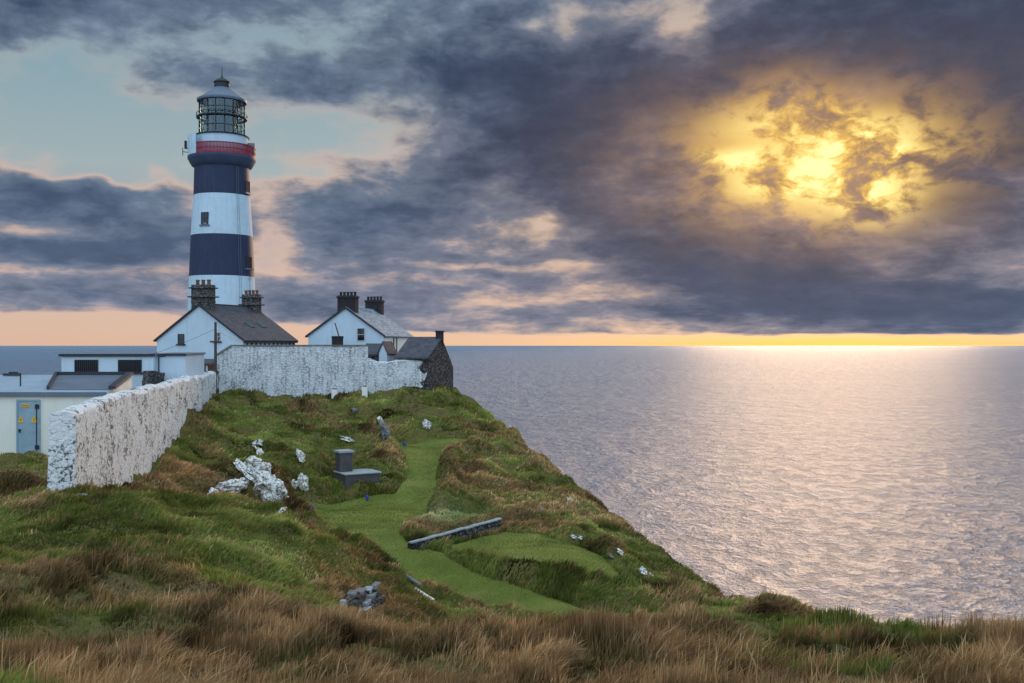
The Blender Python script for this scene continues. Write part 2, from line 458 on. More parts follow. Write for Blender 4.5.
LAWNS = [  # mown turf outlines as seen, with distance
    poly_xy([(286, 511, 55), (300, 499, 59.5), (345, 495, 61), (395, 495, 61), (408, 478, 64.3), (404, 458, 70), (398, 446, 75), (400, 440.5, 77), (430, 438.5, 78), (468, 438.5, 77), (452, 449, 73), (441, 456, 70.5), (436, 478, 64.3), (436, 490, 62), (424, 510, 55.5), (408, 520, 52), (398, 535, 48.5),
             (425, 555, 45.6), (443, 560, 44.6), (500, 582, 41.6), (543, 598, 39.6), (586, 608, 38.4), (632, 613, 37.9), (690, 612, 38.0), (700, 600, 39.4), (735, 600, 39.4), (750, 610, 37.5), (690, 626, 36.2), (600, 626, 36.2), (520, 620, 36.8), (450, 606, 38.6), (430, 585, 41), (400, 560, 44), (375, 540, 46.5), (340, 527, 49), (310, 519, 52)]),
    poly_xy([(418, 549, 46.2), (450, 543, 47.6), (505, 533.5, 50.5), (540, 534, 50.2), (570, 541, 48.2), (602, 556, 44.6), (620, 574, 41.2), (613, 581, 40.1), (560, 573.5, 41.4), (500, 562, 43.4), (452, 553.5, 45.3)]),
]
def height(X, Y, detail=True):
    X = np.asarray(X, float); Y = np.asarray(Y, float)
    shp = X.shape; X = X.ravel(); Y = Y.ravel()
    z = np.zeros(X.size)
    for s in range(0, X.size, 20000):
        q = np.stack([X[s:s + 20000], Y[s:s + 20000]], 1) * SC
        D = ((q[:, None] - Q[None]) ** 2).sum(-1)
        z[s:s + 20000] = _phi(D) @ Wt[:n_] + Wt[n_] + q @ Wt[n_ + 1:]
    lawn = np.zeros(X.size) - 99
    for L in LAWNS: lawn = np.maximum(lawn, sdist(X, Y, L))
    rough = 1 - sm(lawn, -1.1, 0.15)
    edge = sdist(X, Y, EDGE)
    if detail:
        fg = 1 - sm(Y, 26, 32)
        z += rough * (fbm(X, Y, 0.28, 4, 3) * (0.30 + 0.28 * sm(Y, 38, 60)) + fbm(X, Y, 1.1, 3, 11) * 0.22)
        # windblown tussock ridges
        u = X * 0.5 + Y * 0.85; v = X * 0.85 - Y * 0.5
        z += rough * np.abs(fbm(u, v * 0.5, 0.8, 3, 31)) * 0.38
        # terracettes across the mound and the hill
        t = (1 - fg) * rough
        z += t * 0.16 * np.sin((z * 5.5 + fbm(X, Y, 0.25, 2, 77) * 7.0)) * sm(edge, -2, 4)
        # overgrown bank lips round the turf
        RW = poly_xy([(412, 548, 46.3), (501, 524, 51.2)]); nrw = np.exp(-(seg_dist(X, Y, RW) / 0.8) ** 2)
        lip = (1 - nrw) * np.exp(-((lawn + 0.75) / 0.42) ** 2)
        z += lip * (0.16 + 0.35 * np.clip(fbm(X, Y, 0.5, 3, 51) + 0.25, 0, 1))
        z -= np.exp(-((lawn + 0.12) / 0.16) ** 2) * 0.10
    # bank between lower tee and the hollow path
    BK = poly_xy([(430, 555, 45.2), (470, 564, 43.6), (530, 577, 41.3), (600, 589, 40.0), (650, 595, 39.6), (690, 598, 39.3)])
    db = seg_dist(X, Y, BK)
    z += np.exp(-(db / 0.5) ** 2) * 0.20 * (0.7 + fbm(X, Y, 0.9, 3, 5)) * 1.0
    # bank lip right of the corridor
    BK2 = poly_xy([(458, 450, 73), (449, 462, 69), (444, 478, 65), (442, 492, 61.5), (428, 503, 58.5)])
    z += np.exp(-(seg_dist(X, Y, BK2) / 0.8) ** 2) * 0.45
    # beyond the edge the ground rolls off to the sea
    d = np.maximum(-edge, 0)
    z -= (1.0 * d + 0.10 * d * d) * (1 + 0.25 * fbm(X, Y, 0.12, 4, 9))
    z = np.maximum(z, -CZ - 6)
    return (z + CZ).reshape(shp)

def axis(parts):
    r = [parts[0][0]]
    for a, b_, st in parts:
        k = max(1, int(round((b_ - a) / st)))
        r += list(np.linspace(a, b_, k + 1)[1:])
    return np.array(r)
GX = axis([(-150, -60, 3.0), (-60, -34, 0.6), (-34, 14, 0.15), (14, 20, 0.35), (20, 50, 1.2), (50, 150, 4.0)])
GY = axis([(-70, -6, 3.0), (-6, 10, 0.5), (10, 62, 0.15), (62, 96, 0.22), (96, 135, 0.9), (135, 170, 2.5)])
XX, YY = np.meshgrid(GX, GY)
ZZ = height(XX, YY)
ny, nx = XX.shape
i = (np.arange(ny - 1)[:, None] * nx + np.arange(nx - 1)[None]).ravel()
FQ = np.stack([i, i + 1, i + nx + 1, i + nx], 1)
VV = np.stack([XX.ravel(), YY.ravel(), ZZ.ravel()], 1)
cx = XX.ravel()[FQ].mean(1); cy = YY.ravel()[FQ].mean(1)
is_lawn = np.zeros(len(FQ), bool)
for L in LAWNS: is_lawn |= inside(cx + 0.12 * fbm(cx, cy, 1.2, 2, 91), cy, L)
below = VV[:, 2][FQ].max(1) < -4
keep = ~below

def sub_mesh(name, mask, mat):
    f = FQ[mask]
    used, inv = np.unique(f.ravel(), return_inverse=True)
    return mesh_np(name, VV[used], inv.reshape(-1, 4), mat)

# ---- materials of the ground
m_ground, x, b = new_mat('rough_turf')
pos = x.node('ShaderNodeNewGeometry').outputs['Position']
n1 = x.noise(pos, 0.35, 4, 0.55); n2 = x.noise(pos, 1.6, 4, 0.6); n3 = x.noise(pos, 9.0, 4, 0.65)
g = x.ramp(n2, [(0.30, (0.06, 0.055, 0.016)), (0.5, (0.11, 0.105, 0.026)), (0.7, (0.16, 0.135, 0.04))])
br = x.ramp(n3, [(0.3, (0.085, 0.055, 0.028)), (0.7, (0.20, 0.13, 0.06))])
f = x.ss(x.add(n1, x.mul(x.sub(n3, 0.5), 0.8)), 0.42, 0.62)
c = x.mix(x.mul(f, 0.75), g, br)
x._set(b.inputs['Base Color'], c)
b.inputs['Roughness'].default_value = 0.95
b.inputs['Specular IOR Level'].default_value = 0.15
bp = x.node('ShaderNodeBump'); bp.inputs['Strength'].default_value = 0.9; bp.inputs['Distance'].default_value = 0.12
x._set(bp.inputs['Height'], x.add(x.mul(n3, 0.8), n2)); m_ground.node_tree.links.new(bp.outputs[0], b.inputs['Normal'])

m_lawn, x, b = new_mat('mown_turf')
pos = x.node('ShaderNodeNewGeometry').outputs['Position']
n1 = x.noise(pos, 0.5, 3, 0.5); n3 = x.noise(pos, 14.0, 4, 0.7); n4 = x.noise(x.scale(pos, 1.0, 0.15, 1.0), 1.4, 2, 0.5)
sp = x.node('ShaderNodeSeparateXYZ'); x._set(sp.inputs[0], pos)
st = x.m('SINE', x.add(x.mul(sp.outputs[1], 3.6), x.mul(sp.outputs[0], 0.8)))
c = x.ramp(x.add(x.mul(n1, 0.55), x.mul(n3, 0.35), x.mul(st, 0.035), x.mul(n4, 0.1)), [(0.34, (0.085, 0.105, 0.016)), (0.5, (0.14, 0.165, 0.028)), (0.66, (0.21, 0.20, 0.05))])
x._set(b.inputs['Base Color'], c)
b.inputs['Roughness'].default_value = 0.9
b.inputs['Specular IOR Level'].default_value = 0.2
bp = x.node('ShaderNodeBump'); bp.inputs['Strength'].default_value = 0.5; bp.inputs['Distance'].default_value = 0.03
x._set(bp.inputs['Height'], n3); m_lawn.node_tree.links.new(bp.outputs[0], b.inputs['Normal'])

tag(sub_mesh('ground', keep & ~is_lawn, m_ground), kind='structure')
tag(sub_mesh('mown_lawn', keep & is_lawn, m_lawn), kind='structure')
def zg(x_, y_): return float(height(np.array([x_]), np.array([y_]))[0])

# ------------------------------------------------------------------ mesh builder
class MB:
    def __init__(self):
        self.bm = bmesh.new()
        self.mi = 0
    def face(self, pts, mi=None):
        vs = [self.bm.verts.new(p) for p in pts]
        f = self.bm.faces.new(vs); f.material_index = self.mi if mi is None else mi
        return f
    def box(self, x0, x1, y0, y1, z0, z1, rot=0.0, bev=0.0):
        c = Vector(((x0 + x1) / 2, (y0 + y1) / 2, (z0 + z1) / 2))
        r = bmesh.ops.create_cube(self.bm, size=1.0)
        vs = r['verts']
        for v in vs:
            p = Vector((v.co.x * (x1 - x0), v.co.y * (y1 - y0), v.co.z * (z1 - z0)))
            if rot:
                p = Vector((p.x * math.cos(rot) - p.y * math.sin(rot), p.x * math.sin(rot) + p.y * math.cos(rot), p.z))
            v.co = c + p
        fs = {f for v in vs for f in v.link_faces}
        for f in fs: f.material_index = self.mi
        if bev:
            es = list({e for f in fs for e in f.edges})
            bmesh.ops.bevel(self.bm, geom=es, offset=bev, segments=2, affect='EDGES', profile=0.5)
        return self
    def prism(self, pts, direction):
        """pts: closed planar outline, extruded by a direction vector"""
        d = Vector(direction)
        a = [self.bm.verts.new(p) for p in pts]
        b_ = [self.bm.verts.new(Vector(p) + d) for p in pts]
        n = len(pts)
        self.bm.faces.new(a).material_index = self.mi
        self.bm.faces.new(b_[::-1]).material_index = self.mi
        for i in range(n):
            self.bm.faces.new([a[i], a[(i + 1) % n], b_[(i + 1) % n], b_[i]]).material_index = self.mi
        return self
    def lathe(self, prof, seg=48, c=(0, 0, 0), a0=0.0, a1=2 * math.pi, cap=True):
        full = abs(a1 - a0 - 2 * math.pi) < 1e-6
        k = seg if full else seg + 1
        rings = []
        for r, z in prof:
            rings.append([self.bm.verts.new((c[0] + r * math.cos(a0 + (a1 - a0) * i / seg), c[1] + r * math.sin(a0 + (a1 - a0) * i / seg), c[2] + z)) for i in range(k)])
        for j in range(len(rings) - 1):
            for i in range(seg):
                q = (i + 1) % k
                f = self.bm.faces.new([rings[j][i], rings[j][q], rings[j + 1][q], rings[j + 1][i]])
                f.material_index = self.mi
        if cap and full:
            if prof[0][0] > 1e-4: self.bm.faces.new(rings[0][::-1]).material_index = self.mi
            if prof[-1][0] > 1e-4: self.bm.faces.new(rings[-1]).material_index = self.mi
        return self
    def tube(self, p0, p1, r, seg=8, r1=None):
        p0 = Vector(p0); p1 = Vector(p1)
        r1 = r if r1 is None else r1
        d = (p1 - p0).normalized()
        a = d.orthogonal().normalized(); b_ = d.cross(a)
        A = [self.bm.verts.new(p0 + (a * math.cos(2 * math.pi * i / seg) + b_ * math.sin(2 * math.pi * i / seg)) * r) for i in range(seg)]
        B = [self.bm.verts.new(p1 + (a * math.cos(2 * math.pi * i / seg) + b_ * math.sin(2 * math.pi * i / seg)) * r1) for i in range(seg)]
        for i in range(seg):
            self.bm.faces.new([A[i], A[(i + 1) % seg], B[(i + 1) % seg], B[i]]).material_index = self.mi
        self.bm.faces.new(A[::-1]).material_index = self.mi
        self.bm.faces.new(B).material_index = self.mi
        return self
    def build(self, name, mats, parent=None, smooth=False, loc=None, rz=0.0):
        bmesh.ops.recalc_face_normals(self.bm, faces=self.bm.faces)
        me = bpy.data.meshes.new(name)
        self.bm.to_mesh(me); self.bm.free()
        for m in (mats if isinstance(mats, (list, tuple)) else [mats]): me.materials.append(m)
        if smooth:
            for p in me.polygons: p.use_smooth = True
            try: me.set_sharp_from_angle(angle=R(35))
            except Exception: pass
        o = bpy.data.objects.new(name, me)
        COL.objects.link(o)
        if parent: o.parent = parent
        if loc is not None: o.location = loc
        o.rotation_euler.z = rz
        return o

def thing(name, label, cat, loc=(0, 0, 0), rz=0.0, group=None):
    o = bpy.data.objects.new(name, None)
    o.empty_display_size = 0.5
    COL.objects.link(o)
    o.location = loc; o.rotation_euler.z = rz
    return tag(o, label, cat, group)

# ------------------------------------------------------------------ materials
def simple(name, col, rough=0.8, metal=0.0, spec=0.3, vary=0.25, scale=1.5, bump=0.0, bscale=20.0, streak=0.0, streak_col=None):
    m, x, b = new_mat(name)
    tcn = x.node('ShaderNodeTexCoord').outputs['Object']
    n = x.noise(tcn, scale, 5, 0.6)
    n2 = x.noise(tcn, scale * 7, 4, 0.6)
    f = x.add(x.mul(n, 0.6), x.mul(n2, 0.4))
    lo = tuple(c * (1 - vary) for c in col); hi = tuple(min(1, c * (1 + vary * 0.6)) for c in col)
    c = x.ramp(f, [(0.32, lo), (0.66, hi)])
    if streak:
        s_ = x.noise(x.scale(tcn, 3.0, 3.0, 0.22), 1.3, 5, 0.65)
        c = x.mix(x.mul(x.ss(s_, 0.50, 0.72), streak), c, streak_col or tuple(v * 0.35 for v in col))
    x._set(b.inputs['Base Color'], c)
    b.inputs['Roughness'].default_value = rough
    b.inputs['Metallic'].default_value = metal
    b.inputs['Specular IOR Level'].default_value = spec
    if bump:
        bp = x.node('ShaderNodeBump'); bp.inputs['Strength'].default_value = 0.6; bp.inputs['Distance'].default_value = bump
        x._set(bp.inputs['Height'], x.noise(tcn, bscale, 4, 0.6)); m.node_tree.links.new(bp.outputs[0], b.inputs['Normal'])
    return m

def rubble(name, white, stone, dark, worn_lo, worn_hi, vs=2.4, streak=0.0, bump=0.08, jb=0.8, jw=0.10):
    """whitewashed rubble masonry: flaking paint over stones with dark joints"""
    m, x, b = new_mat(name)
    tcn = x.node('ShaderNodeTexCoord').outputs['Object']
    wob = x.vadd(tcn, x.scale(x.noise(tcn, 2.5, 3, 0.5, col=True), 0.5, 0.5, 0.5))
    vv = x.scale(wob, 1.0, 1.0, 1.7)
    joint = x.voro(vv, vs, 'DISTANCE_TO_EDGE')
    cell = x.voro(vv, vs, 'F1', out=1)
    n1 = x.noise(tcn, 1.1, 5, 0.65); n2 = x.noise(tcn, 7.0, 5, 0.7); n3 = x.noise(tcn, 24.0, 3, 0.6)
    j = x.ss(joint, 0.02, 0.16)
    stc = x.mix(x.ss(cell, 0.3, 0.7), stone, tuple(c * 1.6 for c in stone))
    stc = x.mix(j, dark, stc)
    wear = x.add(x.mul(n1, 0.45), x.mul(n2, 0.42), x.mul(n3, 0.22), x.mul(x.sub(1.0, j), jw))
    if streak:
        s_ = x.noise(x.scale(tcn, 3.2, 3.2, 0.25), 1.2, 5, 0.7)
        wear = x.add(wear, x.mul(x.sub(s_, 0.5), streak))
    w = x.ss(wear, worn_lo, worn_hi)
    wc = x.mix(x.ss(n2, 0.35, 0.7), white, tuple(c * 0.78 for c in white))
    x._set(b.inputs['Base Color'], x.mix(w, wc, stc))
    b.inputs['Roughness'].default_value = 0.92
    b.inputs['Specular IOR Level'].default_value = 0.2
    bp = x.node('ShaderNodeBump'); bp.inputs['Strength'].default_value = 1.0; bp.inputs['Distance'].default_value = bump
    x._set(bp.inputs['Height'], x.add(x.mul(j, jb), x.mul(n2, 0.8), x.mul(n3, 0.25)))
    m.node_tree.links.new(bp.outputs[0], b.inputs['Normal'])
    return m

def slates(name, col, row=0.32, vary=0.4):
    m, x, b = new_mat(name)
    tcn = x.node('ShaderNodeTexCoord').outputs['Object']
    br = x.node('ShaderNodeTexBrick')
    # lay courses along the slope: y runs along the ridge, z up the slope
    sp = x.node('ShaderNodeSeparateXYZ'); x._set(sp.inputs[0], tcn)
    x._set(br.inputs['Vector'], x.vec(sp.outputs[1], sp.outputs[2], 0))
    br.inputs['Scale'].default_value = 1.0
    br.inputs['Brick Width'].default_value = 0.42; br.inputs['Row Height'].default_value = row * 0.6
    br.inputs['Mortar Size'].default_value = 0.014
    br.inputs['Color1'].default_value = (*[c * (1 - vary) for c in col], 1)
    br.inputs['Color2'].default_value = (*[c * (1 + vary) for c in col], 1)
    br.inputs['Mortar'].default_value = (*[c * 0.4 for c in col], 1)
    n = x.noise(tcn, 1.4, 5, 0.6)
    c = x.mix(x.mul(x.ss(n, 0.5, 0.75), 0.5), br.outputs[0], tuple(v * 1.5 for v in col))
    c = x.mix(x.mul(x.ss(x.noise(tcn, 4.0, 3, 0.6), 0.58, 0.72), 0.5), c, (0.09, 0.085, 0.05))
    x._set(b.inputs['Base Color'], c)
    b.inputs['Roughness'].default_value = 0.6
    bp = x.node('ShaderNodeBump'); bp.inputs['Strength'].default_value = 0.6; bp.inputs['Distance'].default_value = 0.03
    x._set(bp.inputs['Height'], x.m('MULTIPLY', br.outputs[1], -1.0)); m.node_tree.links.new(bp.outputs[0], b.inputs['Normal'])
    return m

M = {}
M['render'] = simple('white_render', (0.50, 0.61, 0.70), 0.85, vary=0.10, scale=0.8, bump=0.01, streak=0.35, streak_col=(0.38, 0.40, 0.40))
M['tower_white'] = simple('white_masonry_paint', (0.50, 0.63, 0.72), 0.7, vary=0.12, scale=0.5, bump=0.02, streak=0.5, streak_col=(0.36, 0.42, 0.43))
M['tower_navy'] = simple('black_masonry_paint', (0.022, 0.032, 0.075), 0.6, vary=0.25, scale=0.6, bump=0.01, streak=0.5, streak_col=(0.045, 0.058, 0.10))
M['red'] = simple('red_paint', (0.27, 0.035, 0.06), 0.55, vary=0.25, scale=2.0, streak=0.4, streak_col=(0.22, 0.03, 0.035))
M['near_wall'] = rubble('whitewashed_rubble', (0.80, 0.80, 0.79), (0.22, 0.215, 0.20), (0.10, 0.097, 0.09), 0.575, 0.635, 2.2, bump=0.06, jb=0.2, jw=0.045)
M['big_wall'] = rubble('worn_whitewash', (0.70, 0.73, 0.74), (0.26, 0.27, 0.28), (0.10, 0.10, 0.11), 0.50, 0.86, 3.0, streak=0.9, bump=0.035)
M['dark_rubble'] = rubble('grey_rubble', (0.34, 0.34, 0.33), (0.085, 0.08, 0.078), (0.03, 0.028, 0.028), 0.34, 0.56, 3.2, bump=0.08)
M['ruin'] = rubble('brown_rubble', (0.22, 0.21, 0.20), (0.085, 0.075, 0.07), (0.02, 0.02, 0.02), 0.38, 0.58, 3.2, streak=0.4, bump=0.08)
M['coping'] = simple('mossy_coping', (0.16, 0.15, 0.12), 0.95, vary=0.5, scale=3, bump=0.03)
M['slate'] = slates('dark_slate', (0.050, 0.050, 0.066))
M['slate_pale'] = slates('pale_slate', (0.20, 0.26, 0.31))
M['cream'] = simple('cream_paint', (0.76, 0.74, 0.65), 0.8, vary=0.08, scale=0.8, bump=0.01, streak=0.25, streak_col=(0.45, 0.44, 0.36))
M['felt'] = simple('roof_felt', (0.13, 0.155, 0.19), 0.75, vary=0.25, scale=0.7, bump=0.01)
M['felt_pale'] = simple('pale_roof_felt', (0.30, 0.37, 0.43), 0.6, vary=0.2, scale=0.7, bump=0.01)
M['felt_dark'] = simple('dark_roof_edge', (0.035, 0.035, 0.045), 0.7, vary=0.25, scale=1.5)
M['door'] = simple('grey_blue_steel', (0.26, 0.37, 0.43), 0.55, vary=0.25, scale=2.5, streak=0.5, streak_col=(0.30, 0.33, 0.33))
M['black'] = simple('black_iron', (0.02, 0.022, 0.028), 0.5, vary=0.3, scale=4)
M['gallery'] = simple('dark_blue_grey_paint', (0.055, 0.075, 0.13), 0.55, vary=0.25, scale=1)
M['lantern_grey'] = simple('grey_lantern_paint', (0.13, 0.165, 0.22), 0.5, vary=0.2, scale=2)
M['chim'] = rubble('chimney_stone', (0.20, 0.19, 0.19), (0.10, 0.095, 0.09), (0.03, 0.03, 0.03), 0.4, 0.6, 3.0, bump=0.05)
M['chim_dark'] = simple('dark_brick', (0.030, 0.026, 0.030), 0.9, vary=0.5, scale=3, bump=0.03)
M['pot'] = simple('terracotta', (0.16, 0.075, 0.055), 0.85, vary=0.3, scale=4)
M['pot_dark'] = simple('sooty_clay', (0.03, 0.025, 0.028), 0.9, vary=0.3, scale=4)
M['frame'] = simple('painted_timber', (0.45, 0.45, 0.43), 0.6, vary=0.15)
M['dark_frame'] = simple('dark_timber', (0.035, 0.03, 0.035), 0.7, vary=0.3)
M['concrete'] = simple('weathered_concrete', (0.085, 0.08, 0.08), 0.95, vary=0.4, scale=1.6, bump=0.03, streak=0.5, streak_col=(0.04, 0.037, 0.037))
M['slab'] = simple('pale_concrete_top', (0.30, 0.34, 0.35), 0.8, vary=0.3, scale=2.5, bump=0.02)
m, x, b = new_mat('lichened_white_rock')
tcn = x.node('ShaderNodeTexCoord').outputs['Object']
wv = x.vadd(tcn, x.scale(x.noise(tcn, 3.0, 3, 0.5, col=True), 0.35, 0.35, 0.35))
ck = x.ss(x.voro(wv, 2.6, 'DISTANCE_TO_EDGE'), 0.0, 0.05)
nn = x.noise(tcn, 3.5, 5, 0.7)
c = x.mix(x.ss(nn, 0.53, 0.62), (0.78, 0.77, 0.72), (0.20, 0.17, 0.11))
x._set(b.inputs['Base Color'], x.mix(ck, (0.10, 0.09, 0.08), c))
b.inputs['Roughness'].default_value = 0.95
bp = x.node('ShaderNodeBump'); bp.inputs['Strength'].default_value = 1.0; bp.inputs['Distance'].default_value = 0.07
x._set(bp.inputs['Height'], x.add(x.mul(ck, 0.6), nn)); m.node_tree.links.new(bp.outputs[0], b.inputs['Normal'])
M['rockw'] = m
M['rockg'] = simple('grey_rock', (0.20, 0.20, 0.19), 0.95, vary=0.5, scale=2.5, bump=0.05)
M['yellow'] = simple('yellow_enamel', (0.75, 0.42, 0.03), 0.5, vary=0.1)
M['blue'] = simple('blue_plastic', (0.02, 0.06, 0.42), 0.4, vary=0.1)
M['wood'] = simple('weathered_pole_wood', (0.075, 0.06, 0.055), 0.9, vary=0.3, scale=5)
M['whitew'] = simple('white_post_paint', (0.78, 0.77, 0.70), 0.8, vary=0.12, scale=3)
m, x, b = new_mat('window_glass'); b.inputs['Base Color'].default_value = (0.01, 0.013, 0.018, 1); b.inputs['Roughness'].default_value = 0.12
M['glass'] = m
m = bpy.data.materials.new('lantern_glass'); m.use_nodes = True; m.node_tree.nodes.clear(); x = NX(m.node_tree)
tr = x.node('ShaderNodeBsdfTransparent'); tr.inputs[0].default_value = (0.80, 0.90, 0.90, 1)
gl = x.node('ShaderNodeBsdfGlossy'); gl.inputs['Roughness'].default_value = 0.08; gl.inputs[0].default_value = (0.7, 0.85, 0.9, 1)
mx = x.node('ShaderNodeMixShader'); mx.inputs[0].default_value = 0.10
o_ = x.node('ShaderNodeOutputMaterial')
m.node_tree.links.new(tr.outputs[0], mx.inputs[1]); m.node_tree.links.new(gl.outputs[0], mx.inputs[2]); m.node_tree.links.new(mx.outputs[0], o_.inputs[0])
M['lantern_glass'] = m
m, x, b = new_mat('prism_glass'); b.inputs['Base Color'].default_value = (0.10, 0.17, 0.17, 1); b.inputs['Roughness'].default_value = 0.2; b.inputs['Metallic'].default_value = 0.6
M['prism'] = m

def window(parent, x0, x1, z0, z1, y, bars=(1, 1), sill=True, frame='frame', fw=0.06, grille=False):
    """window on a wall whose outer face is the local plane y (outside towards -y)"""
    f = MB()
    f.box(x0 - fw, x0, y - 0.05, y + 0.03, z0 - fw, z1 + fw); f.box(x1, x1 + fw, y - 0.05, y + 0.03, z0 - fw, z1 + fw)
    f.box(x0, x1, y - 0.05, y + 0.03, z1, z1 + fw); f.box(x0, x1, y - 0.05, y + 0.03, z0 - fw, z0)
    for i in range(bars[0]):
        xx_ = x0 + (x1 - x0) * (i + 1) / (bars[0] + 1); f.box(xx_ - 0.02, xx_ + 0.02, y - 0.035, y + 0.01, z0, z1)
    for i in range(bars[1]):
        zz = z0 + (z1 - z0) * (i + 1) / (bars[1] + 1); f.box(x0, x1, y - 0.037, y + 0.008, zz - 0.025, zz + 0.025)
    w = f.build('window', M[frame], parent)
    MB().box(x0, x1, y - 0.012, y + 0.02, z0, z1).build('pane', M['glass'], w)
    if sill: MB().box(x0 - 0.2, x1 + 0.2, y - 0.16, y + 0.02, z0 - fw - 0.12, z0 - fw - 0.003).build('sill', M['dark_frame'], w)
    if grille:
        g = MB()
        k = int((x1 - x0) / 0.14)
        for i in range(k): g.box(x0 + 0.14 * (i + .5) - .015, x0 + .14 * (i + .5) + .015, y - 0.075, y - 0.052, z0, z1)
        g.build('grille', M['black'], w)
    return w

# ------------------------------------------------------------------ lighthouse
LY = 112.0
lc = at(222, 345, LY)
S_ = LY / F
def lz(py): return (345 - py) * S_ * float(np.interp(py, [84, 97], [1.0, .984])) + 4.0            # local height above the base, which stands 4 m below eye level
lt = thing('lighthouse', 'tall lighthouse with broad white and navy bands and red gallery railing behind the gabled house', 'lighthouse', (lc.x, LY, CZ - 4.0), rz=math.atan(.29))
def rad(py):  # tower radius at a pixel row
    return float(np.interp(py, [166, 194, 234.5, 276, 305, 381], [26.6, 27.3, 29.9, 31.6, 32.8, 35.5])) * S_
tw = MB()
bands = [(381, 276, 0), (276, 234.7, 1), (234.7, 194.2, 0), (194.2, 166, 1)]
for p0, p1, mi in bands:
    tw.mi = mi
    tw.lathe([(rad(p0 + (p1 - p0) * t / 6), lz(p0 + (p1 - p0) * t / 6)) for t in range(7)], 72, cap=False)
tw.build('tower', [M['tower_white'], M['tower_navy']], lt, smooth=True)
gal = MB().lathe([(26.6 * S_, lz(166)), (29 * S_, lz(164.5)), (31 * S_, lz(161)), (32.6 * S_, lz(158)), (33 * S_, lz(157)), (33 * S_, lz(155.2)), (24 * S_, lz(155.2))], 72, cap=False).build('gallery', M['gallery'], lt, smooth=True)
# red railing: a ring of upright flat slats between two rails, with one white solid panel facing left
rl = MB()
rr = 32.4 * S_
a_w0, a_w1 = R(180), R(222)      # white panel sector (towards the viewer's left)
for i in range(150):
    a = 2 * math.pi * (i + .5) / 150
    if a_w0 - .3 < a < a_w1: continue
    rl.box(math.cos(a) * rr - .055, math.cos(a) * rr + .055, math.sin(a) * rr - .015, math.sin(a) * rr + .015, lz(154.6), lz(144.6), rot=a + math.pi / 2)
def arc(mb, r0, r1, z0, z1, a0, a1, seg=60):
    mb.lathe([(r0, z0), (r1, z0), (r1, z1), (r0, z1), (r0, z0)], seg, a0=a0, a1=a1, cap=False)
arc(rl, rr - .05, rr + .07, lz(145.2), lz(144.2), a_w1, a_w0 - .3 + 2 * math.pi, 90)
arc(rl, rr - .05, rr + .07, lz(150), lz(149.5), a_w1, a_w0 - .3 + 2 * math.pi, 90)
arc(rl, rr - .05, rr + .07, lz(155), lz(153.6), a_w1, a_w0 - .3 + 2 * math.pi, 90)
rl.build('railing', M['red'], lt)
pn = MB(); arc(pn, rr - .06, rr + .04, lz(155), lz(135), a_w0 - .3, a_w1, 16); pn.build('wind_screen', M['tower_white'], lt, smooth=True)
MB().lathe([(25.5 * S_, lz(155)), (25.5 * S_, lz(135)), (26.0 * S_, lz(134.6)), (26.0 * S_, lz(133.6)), (21 * S_, lz(133.6))], 64, cap=False).build('lantern_base', M['tower_white'], lt, smooth=True)
MB().lathe([(26.6 * S_, lz(134.6)), (26.9 * S_, lz(133.6)), (26.2 * S_, lz(133.2)), (21.5 * S_, lz(133.2))], 64, cap=False).build('ledge', M['black'], lt, smooth=True)
MB().box(24.5 * S_, 31.4 * S_, -1.4, -.6, lz(153), lz(140.5), bev=.04).build('equipment_box', M['lantern_grey'], lt)
lr = 22.0 * S_
gb = MB()
for i in range(16):
    a = 2 * math.pi * (i + .3) / 16
    c_, s_ = math.cos(a) * lr, math.sin(a) * lr
    gb.tube((c_, s_, lz(133.2)), (c_, s_, lz(98.5)), 0.05, 6)
    a2 = 2 * math.pi * (i + 1.3) / 16
    if i % 4 == 1: # diagonal astragals
        for z0, z1 in ((133.2, 116), (114, 98.5)):
            gb.tube((c_, s_, lz(z0)), (math.cos(a2) * lr, math.sin(a2) * lr, lz(z1)), 0.028, 5)
for zz in (124.5, 106.5): arc(gb, lr - .03, lr + .03, lz(zz) - .03, lz(zz) + .03, 0, 2 * math.pi, 40)
gbo = gb.build('glazing_bars', M['black'], lt)
MB().lathe([(lr - .04, lz(133)), (lr - .04, lz(98.6))], 40, cap=False).build('lantern_glazing', M['lantern_glass'], lt, smooth=True)
MB().lathe([(lr + .03, lz(116)), (24.6 * S_, lz(115.6)), (24.8 * S_, lz(114.4)), (lr + .03, lz(114))], 48, cap=False).build('cleaning_walkway', M['black'], lt, smooth=True)
hr = MB()
for i in range(24):
    a = 2 * math.pi * i / 24; hr.tube((math.cos(a) * 24.5 * S_, math.sin(a) * 24.5 * S_, lz(114.4)), (math.cos(a) * 24.5 * S_, math.sin(a) * 24.5 * S_, lz(111)), .025, 5)
arc(hr, 24.3 * S_, 24.7 * S_, lz(111.3), lz(110.8), 0, 2 * math.pi, 48)
hr.build('walkway_handrail', M['black'], lt)
